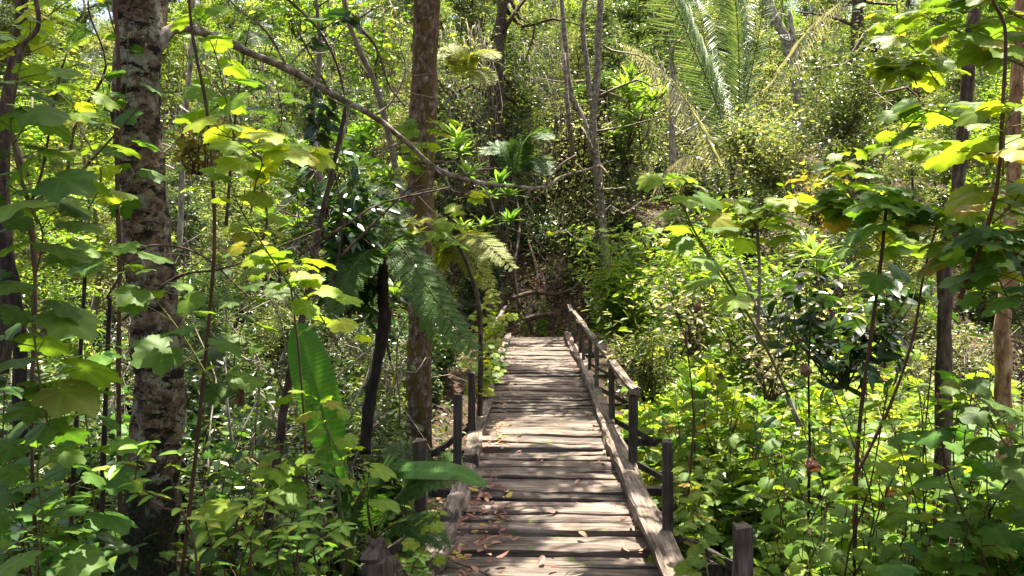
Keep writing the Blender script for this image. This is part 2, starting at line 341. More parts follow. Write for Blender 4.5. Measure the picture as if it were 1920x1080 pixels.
def leaf_lobed(seed, n=52, fold=1.0, droop=.3):
    """a vine leaf: five shallow toothed lobes, stalk set in a notch at the base"""
    rng = np.random.default_rng(seed)
    th = np.linspace(-math.radians(176), math.radians(176), n)          # 0 = tip direction
    lob = np.radians([0, 50, -50, 103, -103, 150, -150])
    j = rng.normal(0, .03, 9)
    r = np.interp(np.degrees(np.abs(th)), [0, 10, 27, 50, 74, 103, 127, 150, 168, 176], np.array([1.0, .93, .74 + j[0], .86 + j[1], .60 + j[2], .68 + j[3], .50, .50 + j[4], .34, .08]))
    r = r * (1 + rng.uniform(.03, .055) * np.where(np.arange(n) % 2 == 0, 1, -1)) * (1 + rng.normal(0, .02, n)) * (1 + .05 * np.sin(th + rng.uniform(0, 6)))
    r *= .70
    x = np.sin(th) * r; y = np.cos(th) * r
    ncr = np.min([np.abs(th - l) for l in lob], axis=0)
    valley = np.cos(np.clip(ncr / .45, 0, 1) * np.pi) * .5 + .5          # 1 on a vein, 0 between veins
    isv = np.exp(-(ncr / .09) ** 2)
    a1, a2, ph = rng.normal(0, .09), rng.normal(0, .05), rng.uniform(0, 6)
    def zz(x, y):
        rr = np.hypot(x, y); return -droop * rr * rr + .075 * rr * rr * (1 - valley) * fold * 2 - a1 * x + a2 * np.sin(x * 6 + ph) * rr + .35 * max(0, a1) * x * x
    V = [(0, 0, 0)]
    for s_ in (.33, .68, 1.0):
        xx, yy = x * s_, y * s_
        V += list(zip(xx, yy, zz(xx, yy)))
    V = np.array(V); q = []; t = []
    for i in range(n - 1):
        t.append((0, 1 + i, 2 + i))
        for k in range(2):
            a = 1 + k * n + i; q.append((a, a + 1, a + n + 1, a + n))
    at = np.concatenate([[.6], isv * .55, isv * .45, isv * .2])
    return (V, np.array(q), np.array(t)[:, ::-1], at)
LOBED = [leaf_lobed(s) for s in range(5)]
def leaf_lobed_lo(seed):
    v, q, t, a = leaf_lobed(seed, n=25, droop=.35)
    n = 25; keep = [0] + list(range(1 + n, 1 + 3 * n))
    V = v[keep]; tt = [(0, 2 + i, 1 + i) for i in range(n - 1)]; qq = [(1 + i, 2 + i, 2 + n + i, 1 + n + i) for i in range(n - 1)]
    return (V, np.array(qq), np.array(tt), a[keep])
LOBED_LO = [leaf_lobed_lo(s + 20) for s in range(3)]

def rand_dirs(rng, k, up=.3, spread=1.0):
    d = rng.normal(0, spread, (k, 3)); d[:, 2] = d[:, 2] * .5 + up - .3; return norm(d)

def leaves_at(mb, rng, T, c, size, up=(0, 0, 1), tilt=.5, hang=-.1, var=.25):
    """a leaf at each point of c, facing roughly up"""
    k = len(c); 
    if not k: return
    d = rng.normal(0, 1, (k, 3)); d[:, 2] = d[:, 2] * .35 + hang
    u = np.array(up) + rng.normal(0, tilt, (k, 3))
    Ts = T if isinstance(T, list) else [T]
    pick = rng.integers(0, len(Ts), k)
    m = frames(d, u)
    for i, t in enumerate(Ts):
        w = pick == i
        mb.scatter(t, m[w], np.asarray(c)[w], (size if np.isscalar(size) else size[w]) * (1 + rng.normal(0, var, w.sum())).clip(.4, 1.7))

# ------------------------------------------------------------------ the ground
def sstep(a, b, x): 
    t = np.clip((x - a) / (b - a), 0, 1); return t * t * (3 - 2 * t)
def vnoise(x, y, s, seed=0):
    x = np.asarray(x, float) * s; y = np.asarray(y, float) * s
    xi = np.floor(x); yi = np.floor(y); fx = x - xi; fy = y - yi
    h = lambda a, b: np.modf(np.abs(np.sin(a * 127.1 + b * 311.7 + seed * 17.3) * 43758.5453))[0]
    fx = fx*fx*(3-2*fx); fy = fy*fy*(3-2*fy)
    return (h(xi, yi)*(1-fx)+h(xi+1, yi)*fx)*(1-fy)+(h(xi, yi+1)*(1-fx)+h(xi+1, yi+1)*fx)*fy - .5
def ground(x, y):
    x = np.asarray(x, float); y = np.asarray(y, float)
    gul = sstep(3.0, 7, y) * (1 - sstep(15, 20.5, y))
    dep = 2.1 - .9 * sstep(-.8, -2.5, x) + .2 * sstep(2, 5, x)
    z = -.14 - dep * gul
    far = 21.3 + np.abs(x - .5) * .12 + 2.5 * sstep(-3, -9, x) 
    up = np.clip(y - far, 0, None)
    z = z + 2.6 * sstep(0, 3.2, up) + np.clip(up - 2.5, 0, None) * .46
    amp = .35 + .5 * sstep(20, 30, y)
    near = 1 - np.exp(-((x / 1.8) ** 2)) * (1 - sstep(20.5, 22.5, y))
    z = z + near * (vnoise(x, y, .35) * amp * 1.2 + vnoise(x, y, 1.3, 3) * .25 + vnoise(x, y, 3.1, 5) * .08)
    return z
gz = lambda x, y: float(ground(x, y))
gx_ = np.concatenate([np.linspace(-150, -30, 14)[:-1], np.linspace(-30, -8, 60)[:-1], np.linspace(-8, 8, 110)[:-1], np.linspace(8, 30, 60)[:-1], np.linspace(30, 150, 14)])
gy_ = np.concatenate([np.linspace(-90, -4, 14)[:-1], np.linspace(-4, 30, 210)[:-1], np.linspace(30, 75, 80)[:-1], np.linspace(75, 200, 10)])
X, Y = np.meshgrid(gx_, gy_); Z = ground(X, Y); Z = np.minimum(Z, 24 + (Y - 60) * .0)
mb = MB(); nx = len(gx_); ny = len(gy_); i = np.arange(ny - 1)[:, None] * nx; j = np.arange(nx - 1)[None]
mb.add(np.stack([X, Y, Z], -1).reshape(-1, 3), np.stack([i + j, i + j + 1, i + nx + j + 1, i + nx + j], -1).reshape(-1, 4))
tag(mb.obj('ground', M['soil'], smooth=True), kind='structure')

# ------------------------------------------------------------------ the footbridge
def rough_box(mb, a, b, w, h, rng, seg=10, rough=.006, up=(0, 0, 1), taper=0.0):
    """a worn beam from a to b, w wide and h deep"""
    a = np.array(a, float); b = np.array(b, float); d = norm(b - a); u = np.array(up, float); s_ = norm(np.cross(d, u)); u = np.cross(s_, d)
    prof = [(-.5, -.5), (.5, -.5), (.5, .36), (.42, .5), (.14, .5), (-.14, .5), (-.42, .5), (-.5, .36)]
    V = []
    dr = rng.normal(0, rough, (seg + 1, len(prof), 2)); 
    dr[1:-1] = (dr[:-2] + dr[2:] + dr[1:-1] * 1.2) / 2
    sk = rng.normal(0, rough * 1.2, len(prof))
    for i in range(seg + 1):
        t = i / seg; c = a + (b - a) * t
        k = 1 - taper * t
        for j, (px, pz) in enumerate(prof):
            off = d * (sk[j] if i in (0, seg) else 0)
            V.append(c + s_ * (px * w * k + dr[i, j, 0]) + u * (pz * h * k + dr[i, j, 1]) + off)
    n = len(prof); q = []; 
    for i in range(seg):
        for j in range(n):
            q.append((i*n + j, i*n + (j+1) % n, (i+1)*n + (j+1) % n, (i+1)*n + j))
    V.append(a); V.append(b); e = len(V); t = []
    for j in range(n):
        t.append(((j+1) % n, j, e-2)); t.append((seg*n + j, seg*n + (j+1) % n, e-1))
    mb.add(V, q, t)

rng = np.random.default_rng(4)
bridge = thing('wooden_footbridge', 'old weathered plank footbridge with a broken handrail crossing the gully', 'footbridge', (0, 0, 0))
deck = MB(); y = 3.35
def deckz(y): return .03 * math.sin(y * .9) + .02 * math.sin(y * 2.3)
while y < 20.3:
    w = .162 + rng.uniform(-.03, .035); gap = rng.uniform(.02, .055)
    zc = deckz(y) + rng.normal(0, .009); tl = rng.normal(0, .009)
    lft = -.66 + rng.uniform(-.05, .05); rgt = .87 + rng.uniform(-.04, .04); sk = rng.normal(0, .009)
    if 8.0 < y < 8.25: w = .12; gap = .09
    rough_box(deck, (lft, y + w/2 - sk, zc - .035 - tl), (rgt, y + w/2 + sk, zc - .035 + tl), w, .07, rng, 14, .005)
    y += w + gap
deck.obj('deck', M['plank'], bridge)
# kerb beams, laid end to end and none of them quite straight
rk = [(3.2, .86), (6.55, .835), (8.9, .83), (11.6, .845), (14.6, .88), (17.3, .81), (20.2, .80)]
for i in range(len(rk) - 1):
    b = MB(); z = .035 + deckz(rk[i][0]) * .5 + .035 + (.012 if i % 2 else 0)
    rough_box(b, (rk[i][1], rk[i][0] + .006, z), (rk[i+1][1] + rng.normal(0, .01), rk[i+1][0], z + rng.normal(0, .01)), .15 + rng.uniform(-.01, .02), .10, rng, 16, .010)
    b.obj('kerb_beam', M['beam'], bridge)
lk = [((-.62, 3.2), (-.60, 4.7)), ((-.66, 4.9), (-.64, 5.6)), ((-.635, 5.9), (-.62, 7.4)), ((-.63, 7.6), (-.655, 10.6)), ((-.68, 10.8), (-.72, 14.6)), ((-.70, 14.7), (-.68, 20.2))]
for i, (a, c) in enumerate(lk):
    b = MB(); z = .06 + rng.normal(0, .008)
    rough_box(b, (a[0], a[1], z), (c[0], c[1], z + rng.normal(0, .01)), .15, .10, rng, 16, .012 if i else .022)
    b.obj('kerb_beam', M['beam'], bridge)
# bearers under the deck, sticking out at each post
RP = [3.71, 5.44, 7.32, 9.3, 11.6, 13.4, 14.6, 15.8, 17.6, 20.0]
RX = [.955, .92, .90, .90, .90, .90, .90, .885, .87, .86]
for i, yy in enumerate(RP):
    if i in (5, 7): continue
    b = MB(); rough_box(b, (-.75, yy + .09, -.17), (1.5, yy + .09, -.17), .07, .08, rng, 8, .004); b.obj('bearer', M['post'], bridge)
for x in (-.5, .65):
    b = MB(); rough_box(b, (x, 2.9, -.32), (x, 20.6, -.32), .16, .2, rng, 20, .006); b.obj('girder', M['post'], bridge)
def post(x, y, top, w=.09, lean=(0, 0), bot=-.30, mat='post'):
    b = MB(); rough_box(b, (x, y, bot), (x + lean[0], y + lean[1], top), w, w, rng, 8, .004, up=(0, 1, 0)); return b.obj('post', M[mat], bridge)
def brace(a, c, w=.045, h=.06):
    b = MB(); rough_box(b, a, c, w, h, rng, 6, .003); return b.obj('brace', M['post'], bridge)
tops = [.75, .75, .74, .73, .73, .73, .73, .73, .73, .74]
for i, (x, yy) in enumerate(zip(RX, RP)):
    post(x, yy, tops[i], (.08, .07, .075, .07, .06, .055, .06, .055, .06, .06)[i], (rng.normal(0, .012), 0), mat='post' if i != 4 else 'beam')  # one post gets paler wood, standing in for sun on its face
    if i in (0, 1, 2, 3, 4, 6, 8): brace((x + .03, yy + .02, .10), (x + .50, yy + .02, -.15))
LP = [(-.78, 5.35, .77, .085), (-.71, 7.2, .76, .08), (-.70, 8.7, .75, .075), (-.76, 12.5, .7, .07), (-.76, 15.0, .72, .07), (-.76, 17.5, .73, .07), (-.76, 20.0, .74, .07)]
for (x, yy, t, w) in LP:
    post(x, yy, t, w)
    if yy < 16: brace((x - .03, yy + .02, .12), (x - .42, yy + .02, -.15))
for yy in (5.35, 7.2, 8.7):
    b = MB(); rough_box(b, (-1.22, yy + .1, -.17), (-.76, yy + .1, -.17), .06, .07, rng, 5, .004); b.obj('bearer', M['post'], bridge)
post(-.735, 3.62, .60, .085, (0, 0))
# handrail: long worn pieces on the far posts
def rail(pts, w, h, mat='beam'):
    b = MB()
    for a, c in zip(pts[:-1], pts[1:]): rough_box(b, a, c, w, h, rng, 14, .007)
    return b.obj('handrail', M[mat], bridge)
rail([(.905, 7.22, .79), (.905, 12.0, .765)], .085, .06)
rail([(.90, 11.95, .757), (.875, 18.3, .79)], .08, .06)
rail([(.83, 18.2, .79), (.845, 20.2, .80)], .09, .07)
rail([(-.77, 14.3, .745), (-.765, 16.4, .765)], .07, .055)
rail([(-.765, 16.42, .76), (-.76, 20.2, .785)], .07, .055)
b = MB(); rough_box(b, (-.745, 3.60, .66), (-.66, 3.95, .30), .075, .09, rng, 10, .014); b.obj('broken_handrail', M['post'], bridge)

# ------------------------------------------------------------------ litter on the deck
rng = np.random.default_rng(11)
def litter(mb, x, y, z, s, T=None, flat=.25):
    n = len(x); th = rng.uniform(0, 6.283, n); d = np.stack([np.cos(th), np.sin(th), rng.normal(0, .12, n)], -1)
    u = np.array([0, 0, 1.]) + rng.normal(0, flat, (n, 3)); k = rng.random(n) < .4; u[k] *= np.array([1, 1, -1])
    mb.scatter(T or L_LANCE, frames(d, u), np.stack([x, y, z], -1), s)
mb = MB(); n = 380
y = 3.4 + rng.random(n) ** 1.3 * 16; side = rng.random(n)
x = np.where(side < .55, -.52 + np.abs(rng.normal(0, .13, n)), np.where(side < .8, .74 - np.abs(rng.normal(0, .07, n)), rng.uniform(-.5, .75, n)))
litter(mb, x, y, np.array([deckz(a) for a in y]) + .018 + rng.random(n) * .02, rng.uniform(.03, .08, n))
n = 240; x = rng.normal(-.42, .14, n); y = rng.choice([4.4, 5.2, 6.0, 6.6, 8.9], n) + rng.normal(0, .3, n)
litter(mb, x.clip(-.55, .5), y, .025 + rng.random(n) * .04, rng.uniform(.04, .10, n))
tag(mb.obj('leaf_litter', M['dry']), 'scattered brown leaf litter drifted along the plank deck edges', 'leaf litter', kind='stuff')
# single larger leaves and sticks that stand out
spots = [(880, 698, .07, 'yellow leaf lying on planks mid deck'), (958, 1010, .11, 'big tan leaf near the broken handrail on the deck'), (930, 1010, .1, 'curled brown leaf beside a tan leaf near the deck front'),
         (1180, 1033, .12, 'brown curled leaf beside the right kerb at the deck front'), (1085, 1000, .1, 'pale fallen leaf on the front planks by the right kerb'), (1020, 1040, .09, 'cream fallen leaf in the middle of the front planks')]
for (px, py, s_, lab) in spots:
    if px < 900: px += 205; 
    dd = 2 * F_PX / (py - 485); p = P(px, py, dd)
    mb = MB(); litter(mb, np.array([p.x]), np.array([p.y]), np.array([deckz(p.y) + .03]), np.array([s_]))
    tag(mb.obj('fallen_leaf', M['dry']), lab, 'fallen leaf')
def stick(name, lab, pts, r, mat='twig', cat='stick'):
    mb = MB(); 
    for c in pts: tube(mb, curve(c, 5), (r, r * .5), 6, .12, rng)
    return tag(mb.obj(name, M[mat], smooth=True), lab, cat)
stick('fallen_twig', 'forked pale twig lying across the middle front planks', [[(-.02, 4.62, .03), (.12, 4.75, .05), (.22, 4.95, .04)], [(.12, 4.75, .05), (.2, 4.78, .06), (.3, 4.9, .04)]], .008)
stick('fallen_twig', 'bent pale twig with a green leaf at the deck front', [[(-.24, 4.28, .02), (-.19, 4.5, .05), (-.13, 4.6, .03)], [(-.13, 4.6, .03), (-.06, 4.5, .04), (.03, 4.3, .02)]], .006)
stick('fallen_twig', 'straight pale twig on the nearest planks', [[(-.08, 4.25, .03), (.0, 4.15, .04), (.05, 4.05, .03)]], .009)
stick('fallen_twig', 'thin dark twig beside the leaf drift on the deck', [[(-.5, 5.0, .06), (-.3, 4.85, .05), (-.1, 4.62, .04)]], .006, 'bark_brown')
stick('fallen_stick', 'pale stick leaning on the broken handrail', [[(-1.05, 4.5, .15), (-.86, 4.35, -.02), (-.66, 4.2, -.05)]], .012)
mb = MB(); rr = np.random.default_rng(2)
big = leaf_long(.7, 10, .8, -.5, .03)
mb.scatter(big, frames(np.array([[.5, -.2, .5]]), np.array([[-.4, -.8, .5]])), np.array([[-.68, 3.4, .05]]), [.30])
tag(mb.obj('fallen_leaf', M['dry'], smooth=True), 'large curled brown dead leaf by the nearest post', 'fallen leaf')

# ------------------------------------------------------------------ plant builders
def wander(rng, a, b, n=6, jit=.06):
    a = np.array(a, float); b = np.array(b, float); t = np.linspace(0, 1, n)[:, None]
    p = a + (b - a) * t; L_ = np.linalg.norm(b - a); j = rng.normal(0, jit * L_, (n, 3)); j[0] = 0; j[-1] = 0; return p + j * np.sin(t * np.pi)

def tree_parts(rng, h, r0, crown0, crown_r, nl, T, lsize, leaves_per=14, limbs=9, lean=(0, 0), tilt=.6, sub=4, clump=.16, trunk_pts=None, sides=8, squash=.8, flare=1.0):
    """trunk mesh (with limbs) and crown mesh; crown starts at height crown0*h"""
    tm = MB(); cm = MB()
    if trunk_pts is None:
        tp = curve(wander(rng, (0, 0, -.3), (lean[0], lean[1], h), 6, .03), 4)
    else: tp = trunk_pts
    rad = np.linspace(1, .25, len(tp)) * r0
    if flare > 1: 
        f = np.exp(-np.linspace(0, 1, len(tp)) * 14); rad = rad * (1 + (flare - 1) * f)
    tube(tm, tp, rad, sides, .06, rng)
    pts = []
    for i in range(limbs):
        t = crown0 + (1 - crown0) * (i + rng.random()) / limbs
        k = min(len(tp) - 1, int(t * (len(tp) - 1))); base = tp[k]
        az = i * 2.4 + rng.normal(0, .4); reach = crown_r * rng.uniform(.6, 1.05) * math.sin(math.pi * min(.95, .25 + .7 * (t - crown0) / (1 - crown0)))
        reach = max(reach, crown_r * .3)
        end = base + np.array([math.cos(az) * reach, math.sin(az) * reach, reach * rng.uniform(.1, .7) * squash])
        lp = curve(wander(rng, base, end, 4, .09), 3); lr = r0 * .32 * (1.15 - t * .5)
        tube(tm, lp, (lr, lr * .3), 5)
        for s_ in range(sub):
            q = lp[rng.integers(len(lp) // 3, len(lp))]
            e = q + rng.normal(0, 1, 3) * crown_r * .28 * np.array([1, 1, squash]) + np.array([0, 0, .08 * crown_r])
            tw = wander(rng, q, e, 3, .12); tube(tm, tw, (lr * .3, lr * .1), 3)
            pts += [tw[1], tw[2], e, (tw[1] + e) / 2]
        pts += [end, lp[-3]]
    pts = np.array(pts)
    per = max(1, nl // len(pts))
    dens = rng.uniform(.2, 1.8, len(pts)); c = np.repeat(pts, np.maximum(1, (per * dens)).astype(int), axis=0)
    c = c + rng.normal(0, 1, c.shape) * crown_r * clump * np.array([1, 1, .6])
    leaves_at(cm, rng, T, c, lsize, tilt=tilt)
    return tm, cm

def shrub_parts(rng, h, w, nl, T, lsize, stems=9, r=.012, tilt=.6, low=.15, clump=.12, hang=-.1):
    sm = MB(); fm = MB(); pts = []
    for i in range(stems):
        az = rng.uniform(0, 6.28); rc = w * rng.uniform(.15, 1); e = np.array([math.cos(az) * rc, math.sin(az) * rc, h * rng.uniform(.5, 1)])
        p = curve(wander(rng, (rng.normal(0, .05), rng.normal(0, .05), -.15), e, 5, .09), 3)
        tube(sm, p, (r, r * .35), 4)
        n = len(p); pts += list(p[int(n * low):])
        for _ in range(3):
            q = p[rng.integers(n // 3, n)]; ee = q + rng.normal(0, 1, 3) * w * .3; tw = wander(rng, q, ee, 3, .1); tube(sm, tw, (r * .5, r * .2), 3); pts += list(tw[1:])
    pts = np.array(pts); dens = rng.uniform(.2, 1.8, len(pts)); c = np.repeat(pts, np.maximum(1, nl / len(pts) * dens).astype(int), axis=0)
    c = c + rng.normal(0, 1, c.shape) * w * clump
    leaves_at(fm, rng, T, c, lsize, tilt=tilt, hang=hang)
    return sm, fm

def lobed_parts(rng, stem, nleaf, size, pet=.18, lo=False, facing=(0, 0, 1), tilt=.28, r=.006, start=.1, side=None, hang=-.25):
    """a scrambling stem with long stalked lobed leaves along it"""
    sm = MB(); fm = MB(); stem = np.asarray(stem, float); tube(sm, stem, (r, r * .45), 5)
    add_lobed(rng, sm, fm, stem, nleaf, size, pet, lo, facing, tilt, start, side, hang); return sm, fm
def add_lobed(rng, sm, fm, stem, nleaf, size, pet=.18, lo=False, facing=(0, 0, 1), tilt=.28, start=.1, side=None, hang=-.25):
    az0 = rng.uniform(0, 6.28); pos = []; dd = []; uu = []; ss = []
    for i in range(nleaf):
        t = start + (1 - start) * (i + .5 * rng.random()) / nleaf; f = t * (len(stem) - 1); k = min(int(f), len(stem) - 2); p = stem[k] + (stem[k+1] - stem[k]) * (f - k)
        az = az0 + i * 2.4 + rng.normal(0, .4)
        if side is not None: az = side + rng.normal(0, 1.0)
        L_ = pet * rng.uniform(.6, 1.3) * (1.1 - .5 * t)
        o = np.array([math.cos(az), math.sin(az), rng.uniform(.1, .7)]); e = p + norm(o) * L_
        tube(sm, [p, (p + e) / 2 + np.array([0, 0, .02 * L_]), e], (.0028, .0018), 3)
        d = o * np.array([1, 1, 0]) + np.array([0, 0, hang + rng.normal(0, .15)])
        pos.append(e); dd.append(d); uu.append(np.array(facing) + rng.normal(0, tilt, 3)); ss.append(size * rng.uniform(.55, 1.2) * (1.12 - .4 * t))
    Ts = LOBED_LO if lo else LOBED; pick = rng.integers(0, len(Ts), nleaf); m = frames(np.array(dd), np.array(uu)); pos = np.array(pos); ss = np.array(ss)
    for i, t in enumerate(Ts):
        w = pick == i
        if w.any(): fm.scatter(t, m[w], pos[w], ss[w])

def frond(mb, sm, rng, base, d, length, droop, pinna, bi=True, npin=26, up=(0, 0, 1), r=.008, leaf=None):
    """a fern frond: rachis, pinnae pairs, each pinna with leaflets"""
    d = norm(np.array(d, float)); pts = []
    h = np.array([d[0], d[1], 0]); 
    for i in range(14):
        t = i / 13; p = np.array(base) + d * length * t; p[2] -= droop * length * t * t; pts.append(p)
    pts = np.array(pts); tube(sm, pts, (r, r * .25), 4)
    tan = norm(np.gradient(pts, axis=0)); pos = []; dr = []; sc = []; un = []
    for i in range(npin):
        t = .10 + .9 * i / npin; f = t * 13; k = min(int(f), 12); p = pts[k] + (pts[k+1] - pts[k]) * (f - k); tg = tan[k]
        s_ = norm(np.cross(tg, np.array(up))); n = np.cross(s_, tg); L_ = pinna * (math.sin(math.pi * (t * .85 + .12)) ** .8) * rng.uniform(.9, 1.05)
        for sg in (1, -1):
            pd = norm(s_ * sg + tg * .45 - n * .18 + rng.normal(0, .05, 3))
            if not bi: pos.append(p); dr.append(pd); sc.append(L_); un.append(n + rng.normal(0, .1, 3)); continue
            m = max(6, int(10)); 
            for q in range(m):
                tt = (q + .6) / m; pp = p + pd * L_ * tt - n * L_ * .15 * tt * tt; lw = L_ * .27 * math.sin(math.pi * (tt * .8 + .17))
                ps = norm(np.cross(pd, n))
                for sg2 in (1, -1):
                    pos.append(pp); dr.append(ps * sg2 + pd * .5); sc.append(lw); un.append(n + rng.normal(0, .12, 3))
            pos.append(p + pd * L_ * .3); dr.append(pd); sc.append(L_ * .72); un.append(n)
    T = leaf or (leaf6(.5, .02, .05) if bi else L_NARROW)
    if bi:
        # the last of each group is the midrib strip: narrower
        pos = np.array(pos); dr = np.array(dr); sc = np.array(sc); un = np.array(un); g = 2 * 10 + 1
        idx = np.arange(len(pos)) % g == g - 1
        mb.scatter(T, frames(dr[~idx], un[~idx]), pos[~idx], sc[~idx]); mb.scatter(L_NEEDLE, frames(dr[idx], un[idx]), pos[idx], sc[idx])
    else: mb.scatter(T, frames(np.array(dr), np.array(un)), np.array(pos), np.array(sc))

def parts(root, *pairs):
    """pairs = (name, MB, material, smooth, attr)"""
    CH[root.name] = [mb.obj(n, M[m] if isinstance(m, str) else m, root, s_, a) for (n, mb, m, s_, a) in pairs if mb.n]
    return root

# ------------------------------------------------------------------ where a thing stands, told by things one can find
USED = {}
def spot(p):
    q = to_px(p)
    if q is None: return 'near the bridge'
    x, y = q; d = p[1]
    if x < 180: s_ = 'far left of the lichen trunk'
    elif x < 340: s_ = 'beside the lichen trunk'
    elif x < 480: s_ = 'just right of the lichen trunk'
    elif x < 620: s_ = 'above the banana leaf'
    elif x < 740: s_ = 'by the tree fern'
    elif x < 850: s_ = 'by the mossy trunk'
    elif x < 950: s_ = 'just left of the bridge'
    elif x < 1060: s_ = 'in line with the bridge end'
    elif x < 1180: s_ = 'by the forked pale trunk'
    elif x < 1330: s_ = 'right of the handrail'
    elif x < 1460: s_ = 'in line with the palm'
    elif x < 1620: s_ = 'right of the palm'
    elif x < 1760: s_ = 'left of dark trunk'
    elif x < 1860: s_ = 'behind dark right trunk'
    else: s_ = 'at the far right edge'
    return s_
def band(p):
    d = p[1]
    return 'in front' if d < 6 else 'by the gully' if d < 12 else 'beyond the gully' if d < 20 else 'at the slope foot' if d < 28 else 'midway up' if d < 40 else 'high up'
def lab(desc, p): return f"{desc} {band(p)}, {spot(p)}"

def place(protos, p, rng, desc, cat, group, scale=1.0, sink=0, tiltj=.08):
    i = rng.integers(len(protos)); pr, dsc = protos[i]
    c = dup(pr, p, rng.uniform(0, 6.28), scale, lab(dsc, p), group, rng.normal(0, tiltj)); REP.append((c['label'], scale if not isinstance(scale, tuple) else 1, p[1], c)); USEDP.add(pr.name); return c
REP = []; USEDP = set(); PROTO = []
def proto(name, label, cat, group, builder):
    r = thing(name, label, cat, (0, -60 - 4 * len(PROTO), -20), 0, group); builder(r); PROTO.append(r); return r

rng = np.random.default_rng(21)
def rel(pts, o): return np.array([np.array(p) - np.array(o) for p in pts])
def pixpath(l): return [np.array(P(px, py, d)) for (px, py, d) in l]

POOLS = [(0.1, 17.6, 2.9), (.3, 22.5, 1.2), (.1, 9.1, .95), (-.2, 13.0, .45), (.4, 11.2, .3), (.5, 5.9, .6), (.0, 5.1, .35), (.75, 4.5, .45), (-.1, 4.2, .3), (.8, 7.2, .35), (3.7, 5.6, 2.2), (2.9, 9, 2.2), (4.6, 8, 2.2), (2.2, 4.4, .6), (4.3, 11, 2.5),
         (-1.7, 3.9, .55), (-2.25, 3.1, .45), (-1.2, 5.0, .35), (-1.9, 6.4, .5), (-2.9, 3.0, .25), (-3.6, 4.6, .35), (-1.0, 8.2, .4), (-2.0, 11.5, 1.0), (-3.0, 2.2, .3)]   # sunlit spots, made by dropping leaves from the unseen crowns
def lit(q):
    g = q[:, :2] - np.array([SUN_DIR.x, SUN_DIR.y])[None] / SUN_DIR.z * q[:, 2:3]; m = np.zeros(len(q), bool)
    for (x, y, r) in POOLS: m |= (g[:, 0] - x) ** 2 + ((g[:, 1] - y)) ** 2 < (r * (1 + .25 * np.sin(5 * np.arctan2(g[:, 1] - y, g[:, 0] - x) + x))) ** 2
    return m
def crown_into(rng, tm, cm, path, o, c, rad, nclump, nleaf, zfrom, T=None, ls=.14):  # unseen crowns, shaped to throw shade and dapple below
    """limbs from the upper trunk to clumps of leaves spread through an ellipsoid round c"""
    up = path[path[:, 2] > zfrom]; c = np.array(c); rad = np.array(rad); cl = []
    for i in range(nclump):
        v = norm(rng.normal(0, 1, 3)) * rng.random() ** .4; e = c + v * rad; cl.append(e)
    cl = np.array(cl)
    hubs = [c + norm(rng.normal(0, 1, 3)) * rad * .55 for _ in range(9)]
    hp = []
    for h_ in hubs:
        b_ = up[rng.integers(0, len(up))]; lp = curve(wander(rng, b_, h_, 6, .06), 3); tube(tm, lp - o, (.045, .014), 6); hp += list(lp[6:])
    hp = np.array(hp)
    for e in cl:
        b_ = hp[np.argmin(np.linalg.norm(hp - e, axis=1))]; tube(tm, curve(wander(rng, b_, e, 4, .1), 2) - o, (.014, .004), 4)
    w = rng.uniform(.3, 1.8, nclump); k = (nleaf * w / w.sum()).astype(int)
    q = np.repeat(cl, k, axis=0); sg = np.repeat(rng.uniform(.2, .42, nclump), k)[:, None]
    q = q + rng.normal(0, 1, q.shape) * sg * np.array([1, 1, .6]); q = q[~lit(q)]; leaves_at(cm, rng, T or L_OVAL, q - o, ls, tilt=.5)
# ------------------------------------------------------------------ the near trees
# tree with the lichen bark, its long bough over the bridge, its unseen crown shaped for shade
o = np.array([-2.42, 5.2, -.75]); 
path = curve(pixpath([(262, 1330, 5.2), (275, 1080, 5.2), (290, 900, 5.2), (298, 700, 5.2), (280, 500, 5.2), (262, 300, 5.2), (256, 150, 5.2), (264, 0, 5.2), (262, -350, 5.3), (235, -900, 5.4), (260, -1500, 5.6)]), 8)
lt = thing('lichen_tree', 'thick mottled trunk with pale lichen patches and a long bough over the bridge', 'tree', tuple(o))
rad = np.interp(path[:, 2], [-1.1, -.3, .5, 1.3, 2.5, 3.8, 5, 9], [.36, .215, .158, .148, .145, .152, .12, .05])
tm = MB(); cm = MB(); tube(tm, path - o, rad, 28, .07, rng)
crown_into(rng, tm, cm, path, o, (-3.4, 6.3, 8.0), (4.3, 3.7, 1.2), 120, 21000, 5.0)
